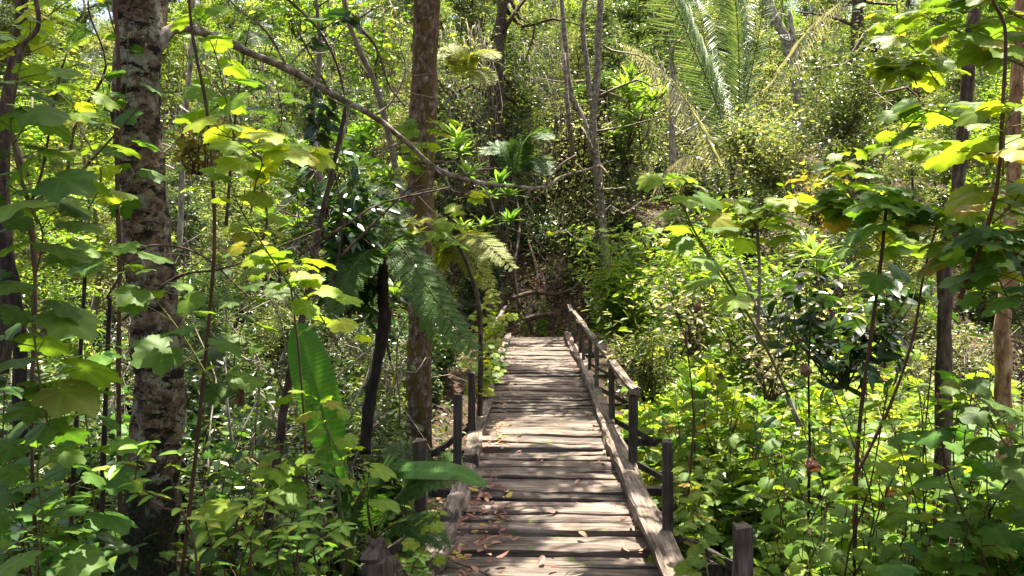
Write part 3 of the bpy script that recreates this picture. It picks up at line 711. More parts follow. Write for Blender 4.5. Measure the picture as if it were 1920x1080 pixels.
# bough
bm = MB(); bp_ = curve(pixpath([(275, 120, 5.2), (305, 75, 5.2), (335, 52, 5.25), (400, 68, 5.35), (470, 100, 5.5), (540, 130, 5.65), (620, 175, 5.8), (700, 218, 5.95), (760, 265, 6.1), (812, 312, 6.25), (860, 332, 6.4), (930, 347, 6.6), (1020, 351, 6.9), (1050, 332, 7.05), (1100, 318, 7.2), (1150, 300, 7.4)]), 6)
tube(bm, bp_ - o, np.interp(np.linspace(0, 1, len(bp_)), [0, .05, .2, .45, .7, .85, 1], [.055, .042, .03, .021, .016, .011, .005]), 12, .10, rng)
for l in ([(812, 312, 6.25), (835, 335, 6.2), (850, 358, 6.2), (885, 362, 6.2)], [(905, 345, 6.5), (918, 370, 6.5), (930, 410, 6.5)], [(540, 130, 5.65), (500, 60, 5.5), (440, 10, 5.4), (380, -60, 5.3)], [(620, 175, 5.8), (590, 120, 5.6), (560, 60, 5.4), (545, 20, 5.3)],
          [(700, 218, 5.95), (735, 190, 6), (760, 130, 6), (740, 60, 6)], [(1020, 351, 6.9), (1050, 310, 6.9), (1080, 290, 7)], [(860, 332, 6.4), (900, 318, 6.5), (960, 315, 6.6)], [(655, 190, 5.85), (650, 230, 5.8), (640, 270, 5.8), (646, 300, 5.8)],
          [(1000, 350, 6.8), (985, 372, 6.8), (1000, 400, 6.8)], [(760, 265, 6.1), (720, 280, 6.1), (690, 300, 6.1)]):
    q = curve(pixpath(l), 4); tube(bm, q - o, (.011, .004), 5)
sl_ = MB(); bl = []
for l in ([(590, 150, 5.6), (585, 200, 5.6), (600, 250, 5.6)], [(545, 120, 5.5), (600, 60, 5.5), (660, 20, 5.5)], [(640, 200, 5.8), (610, 215, 5.7), (590, 260, 5.7)]):
    q = curve(pixpath(l), 6); tube(bm, q - o, (.006, .003), 4); bl += list(q[2:]) + list(q[4:])
bl = np.array(bl); leaves_at(sl_, rng, L_LANCE, bl - o + rng.normal(0, .02, bl.shape), .12, tilt=.5, hang=-.2)
parts(lt, ('trunk', tm, 'lichen', True, False), ('branch', bm, 'bough', True, False), ('branch_leaves', sl_, 'dark', False, False), ('crown', cm, 'small', False, False))

# mossy straight trunk
o = np.array([-1.5, 10.0, -.6])
path = curve(pixpath([(783, 905, 10), (784, 840, 10), (786, 700, 10), (790, 560, 10), (788, 450, 10), (792, 300, 10), (795, 150, 10), (800, 0, 10), (808, -250, 10), (800, -700, 10.2), (830, -1000, 10.5)]), 8)
mt = thing('mossy_tree', 'straight reddish brown trunk with orange moss and white lichen beside the bridge', 'tree', tuple(o))
tm = MB(); cm = MB(); tube(tm, path - o, np.interp(path[:, 2], [-1, -.2, 1, 3, 5, 8, 12], [.24, .165, .15, .155, .16, .13, .05]), 24, .09, rng)
crown_into(rng, tm, cm, path, o, (.1, 14.0, 9.2), (3.2, 4.4, 1.0), 110, 20000, 6.0)  # unseen crown, spread to shade the middle of the deck
parts(mt, ('trunk', tm, 'mossy', True, False), ('crown', cm, 'small', False, False))

# dark trunk at the right, unseen crown shaped for shade
o = np.array([3.4, 6.5, -1.6])
path = curve(pixpath([(1768, 1150, 6.5), (1765, 1000, 6.5), (1768, 800, 6.5), (1772, 620, 6.5), (1772, 500, 6.5), (1790, 400, 6.5), (1800, 300, 6.5), (1812, 180, 6.5), (1822, 60, 6.5), (1840, -100, 6.6), (1820, -500, 6.8), (1850, -1100, 7.0)]), 6)
dt = thing('dark_tree', 'slim dark trunk in shade rising through the lobed leaves near the right edge', 'tree', tuple(o))
tm = MB(); cm = MB(); tube(tm, path - o, np.interp(path[:, 2], [-2, 1, 3, 6, 9], [.068, .062, .05, .045, .02]), 12, .08, rng)
crown_into(rng, tm, cm, path, o, (1.4, 8.2, 8.0), (2.6, 3.8, 1.1), 90, 15000, 4.6)
parts(dt, ('trunk', tm, 'bark_brown', True, False), ('crown', cm, 'small', False, False))

# ------------------------------------------------------------------ single slim trunks and stems
def trunk(name, label, cat, l, w0, w1, mat, group=None, twigs=0, seed=1, sides=8, lump=.08, leafT=None, nl=0, leafmat='small', ls=.07, extra=()):
    r_ = np.random.default_rng(seed); pts = pixpath(l); o = pts[0].copy(); d0 = l[0][2]
    path = curve(pts, 6); t = thing(name, label, cat, tuple(o), 0, group); tm = MB()
    k0 = w0 / F_PX * d0 / 2; k1 = w1 / F_PX * l[-1][2] / 2
    tube(tm, path - o, (k0, k1), sides, lump, r_)
    for e in extra:
        q = curve(pixpath(e[0]), 5); tube(tm, q - o, (e[1] / F_PX * d0 / 2, e[2] / F_PX * d0 / 2), 6, lump, r_)
    cm = MB(); tips = []
    for i in range(twigs):
        q = path[r_.integers(len(path) // 4, len(path))]; e = q + r_.normal(0, 1, 3) * np.array([.06, .04, .05]) * d0 * 1.0
        tw = curve(wander(r_, q, e, 4, .12), 2); tube(tm, tw - o, (k1 * .5, k1 * .12), 3); tips += list(tw[2:])
    if nl and tips:
        tips = np.array(tips); c = tips[r_.integers(0, len(tips), nl)] + r_.normal(0, .015 * d0, (nl, 3)); leaves_at(cm, r_, leafT or L_OVAL, c - o, ls, tilt=.5)
    parts(t, ('trunk' if cat == 'tree' else 'stem', tm, mat, True, False), ('foliage', cm, leafmat, False, False)); return t

trunk('forked_tree', 'pale mottled trunk forking into a narrow V behind the bridge end', 'tree', [(1142, 520, 21), (1132, 440, 21), (1122, 340, 21), (1112, 230, 21), (1120, 130, 21), (1128, -40, 21)], 18, 12, 'bough', twigs=16, nl=900, seed=3, ls=.09,
      extra=(([(1114, 300, 21), (1095, 230, 21), (1070, 170, 21), (1060, 80, 21), (1050, -40, 21)], 12, 8), ([(1112, 210, 21), (1100, 120, 21), (1092, 40, 21), (1105, -40, 21)], 11, 8), ([(1075, 300, 21), (1066, 220, 20), (1058, 100, 20)], 10, 6)))
trunk('pale_tree', 'thin bleached white trunk just right of the lichen trunk', 'tree', [(336, 470, 13), (340, 380, 13), (344, 270, 13), (352, 170, 13), (362, 60, 13), (360, -40, 13)], 12, 9, 'bark_pale', twigs=10, seed=5)
trunk('pale_tree', 'slim pale trunk between the drooping palm frond and the palm', 'tree', [(1264, 340, 22), (1260, 240, 22), (1262, 120, 22), (1258, -30, 22)], 13, 11, 'bark_pale', twigs=8, seed=6, nl=400)
trunk('leaning_tree', 'smooth white leaning trunk at the top, right of the palm', 'tree', [(1500, 210, 24), (1478, 90, 24), (1452, 30, 24), (1420, -60, 24)], 20, 16, 'bark_pale', twigs=4, seed=7)
trunk('pale_tree', 'slender pinkish trunk below the leaning white trunk', 'tree', [(1506, 270, 23), (1498, 180, 23), (1492, 110, 23), (1480, 20, 23)], 13, 9, 'bark_pale', twigs=8, seed=8, nl=300)
trunk('broken_sapling', 'leaning pale sapling stem with peeling bark above the right thicket', 'sapling', [(1500, 800, 8), (1462, 710, 8), (1435, 640, 8), (1412, 560, 8), (1385, 490, 8)], 10, 6, 'bark_pale', twigs=5, seed=9)
trunk('flaking_tree', 'flaking trunk coloured sunlit orange brown at the far right edge', 'tree', [(1880, 1080, 8), (1885, 900, 8), (1884, 760, 8), (1880, 620, 8), (1892, 500, 8), (1900, 340, 8), (1905, 180, 8), (1915, 0, 8), (1920, -200, 8)], 32, 20, 'flaky_sunlit', seed=10, sides=14, lump=.12)
trunk('vine_hung_tree', 'dark trunk smothered in hanging vines at the top, right of the mossy trunk', 'tree', [(935, 330, 24), (930, 150, 24), (938, 60, 24), (950, -40, 24)], 30, 22, 'bark_brown', seed=12, twigs=10, nl=1600, sides=10, lump=.15, ls=.14)
trunk('brown_tree', 'brown trunk at the top edge between palm and right thicket', 'tree', [(1600, 260, 24), (1604, 120, 24), (1608, 20, 24), (1606, -60, 24)], 24, 20, 'bark_brown', seed=13, twigs=6)
trunk('slim_tree', 'slim dark trunk leaning up the left edge at the very top', 'tree', [(0, 700, 7), (12, 500, 7), (5, 330, 7), (15, 180, 7), (40, 40, 7), (46, -100, 7)], 30, 20, 'bark_brown', seed=14)
trunk('slim_tree', 'crooked dark stem at the left edge below the big leaves', 'tree', [(40, 860, 6), (36, 640, 6), (22, 520, 6), (4, 450, 6), (-30, 360, 6)], 26, 20, 'bark_dark', seed=15)
trunk('slim_tree', 'dark leaning stem between lichen trunk and banana leaf', 'tree', [(486, 1080, 6), (510, 930, 6), (528, 800, 6), (545, 690, 6), (575, 560, 6), (600, 420, 6), (628, 300, 6), (648, 200, 6)], 20, 8, 'bark_brown', seed=16, twigs=6)
trunk('slim_tree', 'knotted grey stem rising behind the long bough, left of the mossy trunk', 'tree', [(596, 560, 9), (592, 440, 9), (600, 330, 9), (585, 230, 9), (600, 100, 9), (590, -30, 9)], 13, 8, 'twig', seed=17, twigs=14)
trunk('slim_tree', 'pale curving stem left of the mossy trunk, beyond the bough', 'tree', [(772, 420, 11), (745, 330, 11), (728, 250, 11), (700, 150, 11), (660, 60, 11), (640, -30, 11)], 14, 9, 'twig', seed=18, twigs=10)
for i, (l, w, m, lb) in enumerate([
    ([(225, 1000, 4.9), (222, 700, 4.9), (224, 500, 4.9), (219, 300, 4.95), (223, 150, 4.95), (216, 0, 4.95), (216, -80, 4.95)], 9, 'stem_red', 'reddish vine stem climbing straight up the left side of the lichen trunk'),
    ([(340, 1080, 4.4), (362, 900, 4.4), (378, 740, 4.4), (392, 600, 4.4), (402, 450, 4.4), (398, 320, 4.4), (385, 190, 4.4), (360, 60, 4.4), (352, -60, 4.4)], 8, 'stem_red', 'straight reddish stem just right of the lichen trunk'),
    ([(50, 330, 3.6), (20, 240, 3.6), (22, 160, 3.6), (40, 90, 3.6), (72, 48, 3.6), (62, -30, 3.6)], 11, 'bark_brown', 'thick bent vine stem curling up at the top left corner'),
    ([(70, 1080, 3.6), (58, 800, 3.6), (66, 560, 3.6), (60, 420, 3.6), (28, 290, 3.6), (8, 180, 3.6)], 8, 'stem_red', 'thin reddish stem among big leaves near the left edge'),
    ([(128, 1080, 4), (140, 850, 4), (152, 640, 4), (160, 500, 4)], 9, 'bark_dark', 'dark stem left of the foot of the lichen trunk'),
    ([(190, 1080, 4.3), (193, 880, 4.3), (200, 700, 4.3), (206, 560, 4.3)], 11, 'bark_dark', 'dark stem close beside the foot of the lichen trunk'),
    ([(580, 1000, 4.6), (572, 820, 4.6), (560, 660, 4.6), (540, 500, 4.6)], 5, 'stem_red', 'thin reddish stem crossing the banana leaf'),
    ([(1602, 1080, 4.6), (1606, 880, 4.6), (1618, 740, 4.6), (1640, 580, 4.6), (1655, 460, 4.6), (1662, 380, 4.6)], 8, 'stem_red', 'tall thin reddish stem in the right thicket'),
    ([(1600, 900, 4.7), (1660, 780, 4.7), (1710, 640, 4.7), (1735, 500, 4.7), (1770, 380, 4.7)], 6, 'stem_red', 'slanting thin stem crossing the dark right trunk'),
    ([(1515, 1000, 6), (1518, 840, 6), (1516, 700, 6), (1520, 590, 6)], 5, 'bark_dark', 'thin dark stem hung with dead leaves in the right thicket'),
    ([(1480, 745, 5), (1420, 620, 5), (1360, 520, 5), (1300, 430, 5), (1272, 350, 5)], 6, 'stem_green', 'slanting stem holding big leaves above the handrail'),
    ([(1420, 640, 6.5), (1424, 520, 6.5), (1420, 430, 6.5), (1418, 380, 6.5)], 7, 'twig', 'upright pale stem under yellow leaves right of the bridge'),
    ([(1800, 560, 3.4), (1850, 430, 3.4), (1872, 330, 3.4), (1880, 200, 3.4), (1885, 60, 3.4), (1862, 0, 3.4), (1850, -60, 3.4)], 8, 'stem_red', 'knotted brown vine stem at the upper right edge'),
    ([(900, 780, 9), (902, 650, 9), (895, 560, 9), (870, 480, 9), (845, 440, 9)], 10, 'bark_brown', 'crooked brown stem leaning beside the left bridge posts'),
    ([(1290, 930, 5), (1300, 780, 5), (1285, 620, 5)], 4, 'stem_red', 'hair thin stem right of the nearest handrail post')]):
    trunk('climbing_vine', lb, 'vine', l, w, w * .7, m, seed=40 + i, sides=7, lump=.1)

for i, (l, w, lb) in enumerate([([(960, 560, 21.4), (1000, 548, 21.6), (1040, 552, 21.8), (1080, 540, 22)], 9, 'dark root running across the bank behind the bridge end'), ([(985, 600, 21.2), (1010, 592, 21.2), (1032, 590, 21.2)], 12, 'fallen log on the path where the deck ends'),
        ([(1010, 560, 21.8), (1005, 500, 22.4), (990, 450, 23)], 7, 'thin brown stem rising from the bank behind the bridge'), ([(975, 580, 21.5), (965, 500, 22), (975, 420, 23), (960, 330, 24)], 6, 'pale stem rising just left of the bridge end')]):
    trunk(['root', 'log', 'bank_stem', 'bank_stem'][i], lb, ['root', 'log', 'stem', 'stem'][i], l, w, w * .6, 'bark_brown', seed=170 + i, twigs=4 if i > 1 else 0)
# bare arching twigs across the upper left of centre
tw_l = [([(640, 30, 6), (700, 80, 6), (730, 160, 6), (760, 200, 6)], 'dark arching twig crossing left of the mossy trunk top'),
        ([(520, -20, 7), (600, 60, 7), (640, 150, 7), (650, 250, 7)], 'dark drooping twig above the middle of the bough'),
        ([(640, 480, 6), (700, 420, 6), (790, 330, 6.2), (830, 300, 6.3)], 'long thin twig rising towards the bough past the mossy trunk'),
        ([(560, 480, 5.5), (650, 420, 5.5), (720, 380, 5.8), (850, 350, 6)], 'fine grey twig slanting under the bough'),
        ([(620, 560, 7), (640, 430, 7), (620, 300, 7), (560, 200, 7)], 'upright bare twig left of the tree fern'),
        ([(230, 600, 4.6), (330, 520, 4.6), (430, 500, 4.6), (600, 430, 4.8)], 'thin brown branch crossing right of the lichen trunk'),
        ([(60, 380, 4.2), (140, 330, 4.2), (200, 270, 4.2), (260, 200, 4.2)], 'slanting brown twig left of the lichen trunk'),
        ([(200, 560, 4.6), (250, 480, 4.6), (300, 460, 4.6), (380, 480, 4.6), (470, 560, 4.6)], 'arched brown branch passing before the lichen trunk')]
for i, (l, lb) in enumerate(tw_l): trunk('bare_twig', lb, 'twig', l, 6, 3, 'bark_brown', seed=70 + i, twigs=9, sides=5)

# hanging curtain of dry vines behind the bridge end
def curtain(label, x0, x1, y0, y1, d, n, mat, seed):
    r_ = np.random.default_rng(seed); o = np.array(P((x0 + x1) / 2, y1, d)); mb = MB(); lc = []
    for i in range(n):
        x = r_.uniform(x0, x1); dd = d + r_.normal(0, .5); a = P(x, y0 + r_.uniform(-30, 60), dd); c = P(x + r_.normal(0, 14), y1 - r_.uniform(0, .5) * (y1 - y0), dd + r_.normal(0, .3))
        if mat == 'twig' and i % 2: q = curve(wander(r_, a, c, 5, .08), 3)
        else: q = curve(wander(r_, a, c, 6, .05), 3)
        if not (mat == 'twig' and i % 3 == 1): tube(mb, q - o, (r_.uniform(.003, .016), .004), 3)
        k = r_.integers(4, 26); lc += list(q[r_.integers(0, len(q), k)] + r_.normal(0, .13, (k, 3)))
    fm = MB(); leaves_at(fm, r_, L_OVAL, np.array(lc) - o, .10, tilt=.7)
    return parts(thing('hanging_vines', label, 'vines', tuple(o)), ('stem', mb, mat, True, False), ('foliage', fm, 'small_pale' if seed % 2 else 'small', False, False))
curtain('dense brown curtain of dry hanging vines behind the bridge end', 1040, 1140, 210, 540, 22.5, 210, 'bark_dark', 1)
curtain('fine pale hanging roots above the left bridge end', 900, 1030, 90, 520, 25, 130, 'twig', 2)
curtain('thin grey hanging vines beside the palm', 1180, 1290, 120, 420, 25, 80, 'twig', 3)
curtain('pale hanging stems at the top left of the mossy trunk', 560, 760, -20, 330, 17, 110, 'twig', 4)
curtain('dry hanging vines under the drooping palm frond', 1300, 1520, 180, 420, 25, 110, 'twig', 5)
curtain('fine pale hanging stems between the forked trunk and the vine hung tree', 960, 1060, -20, 300, 27, 90, 'twig', 8)
curtain('fine grey hanging stems right of the mossy trunk', 820, 930, 60, 420, 23, 80, 'twig', 9)
curtain('pale hanging stems at the top right of the palm', 1520, 1700, -20, 260, 26, 90, 'twig', 10)
curtain('fine pale hanging stems right of the lichen trunk', 330, 560, 80, 420, 16, 80, 'twig', 6)
#curtain('pale fine stems hanging right of the dark right trunk', 1660, 1900, 150, 560, 14, 80, 'twig', 7)

# ------------------------------------------------------------------ ferns and the palm
def pix_frond(root_o, l, pinna, npin, bi, r=.01, up=(0, -.3, 1), leaf=None, mb=None, sm=None, hang=.18, fwd=.45, m=10):
    pts = curve(pixpath(l), 5) - root_o; n = len(pts); tube(sm, pts, (r, r * .25), 5); tan = norm(np.gradient(pts, axis=0)); rng_ = np.random.default_rng(int(l[0][0]) + npin)
    pos = []; dr = []; sc = []; un = []; pos2 = []; dr2 = []; sc2 = []; un2 = []
    for i in range(npin):
        t = .1 + .9 * i / npin; f = t * (n - 1); k = min(int(f), n - 2); p = pts[k] + (pts[k+1] - pts[k]) * (f - k); tg = tan[k]; s_ = norm(np.cross(tg, np.array(up))); nn = np.cross(s_, tg)
        L_ = pinna * (math.sin(math.pi * (t * .85 + .12)) ** .8) * rng_.uniform(.88, 1.06)
        for sg in (1, -1):
            pd = norm(s_ * sg + tg * fwd - np.array([0, 0, 1]) * hang + rng_.normal(0, .05, 3))
            if not bi: pos.append(p); dr.append(pd); sc.append(L_); un.append(nn + rng_.normal(0, .15, 3)); continue
            ps = norm(np.cross(pd, nn))
            for q in range(m):
                tt = (q + .6) / m
                for sg2 in (1, -1): pos.append(p + pd * L_ * tt); dr.append(ps * sg2 + pd * .5); sc.append(L_ * .25 * math.sin(math.pi * (tt * .8 + .17))); un.append(nn + rng_.normal(0, .12, 3))
            pos2.append(p); dr2.append(pd); sc2.append(L_); un2.append(nn)
    mb.scatter(leaf or (leaf6(.55, .02, .05) if bi else L_NARROW), frames(np.array(dr), np.array(un)), np.array(pos), np.array(sc))
    if bi: mb.scatter(L_NEEDLE, frames(np.array(dr2), np.array(un2)), np.array(pos2), np.array(sc2))
def fern_thing(name, label, cat, l_fronds, mat, pinna, npin=26, bi=True, stemp=None, stemw=20, stemmat='bark_dark', group=None, up=(0, -.5, 1)):
    o = np.array(P(*(stemp[0] if stemp else l_fronds[0][0]))); t = thing(name, label, cat, tuple(o), 0, group); sm = MB(); mb = MB(); tm = MB()
    if stemp: tube(tm, curve(pixpath(stemp), 6) - o, stemw / F_PX * stemp[0][2] / 2, 10, .15, rng)
    for l in l_fronds: pix_frond(o, l, pinna, npin, bi, mb=mb, sm=sm, up=up)
    return parts(t, ('trunk', tm, stemmat, True, False), ('stalk', sm, 'stem_green', True, False), ('frond', mb, mat, False, False))
fern_thing('tree_fern', 'tree fern on a black fibrous stem left of the mossy trunk', 'tree fern',
    [[(716, 478, 7.5), (745, 455, 7.3), (790, 520, 7), (850, 610, 6.9), (905, 680, 6.8)], [(716, 478, 7.5), (760, 500, 7.6), (800, 570, 7.7), (840, 690, 7.8)], [(716, 478, 7.5), (680, 440, 7.6), (620, 440, 7.8), (570, 480, 7.9)],
     [(716, 478, 7.5), (730, 420, 7.8), (700, 360, 8.2), (650, 330, 8.5)], [(716, 478, 7.5), (690, 470, 7.2), (650, 520, 7), (620, 600, 6.9)], [(716, 478, 7.5), (770, 440, 8), (830, 440, 8.4), (880, 470, 8.8)]],
    'fern', .26, 24, stemp=[(684, 850, 7.5), (690, 780, 7.5), (703, 700, 7.5), (720, 610, 7.5), (718, 540, 7.5), (716, 478, 7.5)], stemw=21)
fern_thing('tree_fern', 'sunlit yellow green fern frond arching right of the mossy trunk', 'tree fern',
    [[(815, 520, 11), (850, 445, 10.5), (900, 450, 10), (968, 508, 9.6)], [(815, 520, 11), (840, 460, 10.8), (880, 480, 10.4), (930, 560, 10)], [(815, 520, 11), (800, 440, 11), (760, 420, 11), (720, 450, 11)]], 'fern_sunlit', .34, 26)
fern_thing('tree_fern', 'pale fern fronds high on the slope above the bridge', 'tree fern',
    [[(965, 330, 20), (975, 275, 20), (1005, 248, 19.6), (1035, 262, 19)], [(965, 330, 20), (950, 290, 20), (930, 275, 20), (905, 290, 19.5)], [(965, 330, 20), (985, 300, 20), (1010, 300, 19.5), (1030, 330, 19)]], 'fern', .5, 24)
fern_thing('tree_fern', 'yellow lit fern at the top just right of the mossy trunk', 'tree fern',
    [[(868, 150, 20), (880, 105, 20), (910, 95, 19.6), (935, 110, 19)], [(868, 150, 20), (860, 110, 20), (840, 90, 20), (825, 110, 19.5)], [(868, 150, 20), (885, 130, 20), (905, 135, 19.5), (925, 160, 19)]], 'fern_sunlit', .45, 22)
fern_thing('fern', 'low green fern spreading over the near left bridge post', 'fern',
    [[(700, 1010, 5.2), (740, 940, 5), (790, 905, 4.9), (860, 900, 4.8)], [(700, 1010, 5.2), (690, 930, 5.1), (720, 880, 5), (760, 870, 4.9)], [(700, 1010, 5.2), (660, 930, 5.1), (640, 900, 5), (600, 900, 4.9)], [(700, 1010, 5.2), (750, 980, 5), (800, 990, 4.9), (840, 1030, 4.8)]], 'fern', .15, 22)
fern_thing('fern', 'dark fern beside the foot of the mossy trunk', 'fern',
    [[(800, 930, 8), (780, 870, 8), (750, 845, 8), (715, 850, 8)], [(800, 930, 8), (830, 880, 8), (850, 870, 8), (880, 890, 7.8)], [(800, 930, 8), (800, 880, 7.8), (790, 860, 7.5), (760, 880, 7.2)]], 'fern', .22, 22)
# feathery dark foliage at the upper left, and between trunk and bough
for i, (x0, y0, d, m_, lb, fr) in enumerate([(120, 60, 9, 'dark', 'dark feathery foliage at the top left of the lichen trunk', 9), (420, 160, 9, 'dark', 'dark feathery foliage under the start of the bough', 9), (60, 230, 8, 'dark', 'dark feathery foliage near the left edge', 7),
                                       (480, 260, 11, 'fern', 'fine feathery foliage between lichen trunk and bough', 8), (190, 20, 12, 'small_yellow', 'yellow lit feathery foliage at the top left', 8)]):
    r_ = np.random.default_rng(90 + i); o = np.array(P(x0, y0, d)); t = thing('feathery_shrub', lb, 'shrub', tuple(o)); sm = MB(); mb = MB()
    st = curve(wander(r_, (0, 0, -1.6), (.2, .3, .8), 5, .05), 4); tube(sm, st, (.02, .008), 5)
    for k in range(fr * 2):
        b_ = st[r_.integers(4, len(st))]; az = r_.uniform(0, 6.28); dv = np.array([math.cos(az), math.sin(az) * .6, r_.uniform(-.1, .5)])
        frond(mb, sm, r_, b_, dv, r_.uniform(.6, 1.1), r_.uniform(.2, .6), .13, True, 20, leaf=leaf6(.4, .02, .05), r=.006)
    parts(t, ('stem', sm, 'bark_brown', True, False), ('foliage', mb, m_, False, False))

# palm with long arching fronds
d = 22
o = np.array(P(1375, 330, d)); palm = thing('palm', 'feathery palm with long arching fronds on the slope', 'palm tree', tuple(o)); sm = MB(); mb = MB(); tm = MB(); gms = []
tube(tm, curve([(0, 0, -2.4), (.1, 0, -1.2), (0, 0, .1)], 5), (.13, .10), 10, .1, rng)
lfl = leaf_long(.055, 8, .3, .75)
for l, L_, n_ in [([(1375, 330, d), (1345, 200, d), (1300, 90, d - .5), (1262, 0, d - 1), (1230, -50, d - 1.5)], .95, 80), ([(1375, 330, d), (1385, 200, d), (1385, 90, d - .3), (1378, 0, d - .6), (1360, -80, d - 1)], .72, 110),
              ([(1375, 330, d), (1400, 180, d), (1420, 80, d), (1435, 0, d), (1470, -50, d)], .6, 50), ([(1375, 330, d), (1360, 220, d + .5), (1330, 120, d + 1), (1310, 20, d + 1.4), (1280, -60, d + 2)], .9, 80),
              ([(1375, 330, d), (1440, 250, d), (1500, 250, d - .5), (1550, 300, d - 1)], .5, 30)]:
    pix_frond(o, l, L_, n_, False, .022, (0, -.9, .35), lfl, mb, sm, hang=.1, fwd=1.0)
for l, L_, n_ in [([(1360, 335, d - 1), (1320, 250, d - 1), (1270, 165, d - 1), (1215, 105, d - 1), (1162, 76, d - 1)], .62, 52), ([(1440, 170, d), (1480, 110, d), (1530, 40, d), (1580, 0, d)], .55, 36), ([(1335, 300, d - 1), (1290, 290, d - 1), (1250, 320, d - 1), (1225, 370, d - 1)], .5, 26)]:
    gm = MB(); pix_frond(o, l, L_, n_, False, .011, (0, -.9, .3), leaf_long(.085, 5, .2, .3), gm, sm, hang=1.5, fwd=.3); gms.append(('faded_frond', gm, 'palm_grey', False, False))
parts(palm, ('trunk', tm, 'bark_brown', True, False), ('stalk', sm, 'stem_green', True, False), ('frond', mb, 'palm', False, False), *gms)

# banana leaves
def banana(label, l, width, nrm, seed=0, name='banana_plant', mat='banana', stem=None):
    o = np.array(P(*l[0])); path = curve(pixpath(l), 6) - o; n = len(path); tan = norm(np.gradient(path, axis=0)); mb = MB(); sm = MB(); V = []; q = []; A = []; r_ = np.random.default_rng(seed)
    N_ = 110
    path = np.array([[np.interp(t, np.linspace(0, 1, n), path[:, k]) for k in range(3)] for t in np.linspace(0, 1, N_)]); tan = norm(np.gradient(path, axis=0)); side = norm(np.cross(tan, np.array(nrm, float))); nn = np.cross(side, tan)
    cols = np.linspace(-1, 1, 9)
    for i in range(N_):
        t = i / (N_ - 1); w = width / 2 * (math.sin(math.pi * min(1, .06 + t * .93)) ** .55)
        for c_ in cols: V.append(path[i] + side[i] * w * c_ + nn[i] * (w * (.28 * abs(c_) - .25 * c_ * c_) + .0012 * math.sin(i * 2.1))); A.append(1.0 if abs(c_) < .01 else (.4 if i % 3 == 0 else 0))
    for i in range(N_ - 1):
        for j in range(8): a = i * 9 + j; q.append((a, a + 1, a + 10, a + 9))
    mb.add(V, q, attr=A); tube(sm, path - nn * .008, (.012, .003), 6)
    if stem: tube(sm, curve(pixpath(stem), 5) - o, (.03, .012), 8)
    return parts(thing(name, label, 'banana plant' if name == 'banana_plant' else 'plant', tuple(o)), ('stalk', sm, 'stem_green', True, False), ('leaf', mb, mat, True, True))
bm_ = leaf_mat('banana_leaf_veined', [(0, G(.045, .125, .018)), (1, G(.05, .14, .02))], .45, .45, .25, 1.7, vein=True, spots=.5); M['banana'] = bm_
banana('tall upright banana leaf glowing green between the trunks', [(632, 900, 5.6), (612, 800, 5.6), (590, 715, 5.6), (570, 650, 5.65), (556, 608, 5.7)], .33, (-.25, -1, .25), 1, stem=[(650, 1080, 5.7), (640, 980, 5.6), (632, 900, 5.6)])
banana('long pointed green leaf arching over the left kerb beam', [(690, 905, 5.0), (740, 885, 5.0), (800, 882, 4.95), (860, 888, 4.9), (912, 912, 4.8)], .20, (0, -.35, 1), 2, 'broad_leaf_plant', stem=[(650, 1080, 5.2), (665, 960, 5.1), (690, 905, 5.0)])

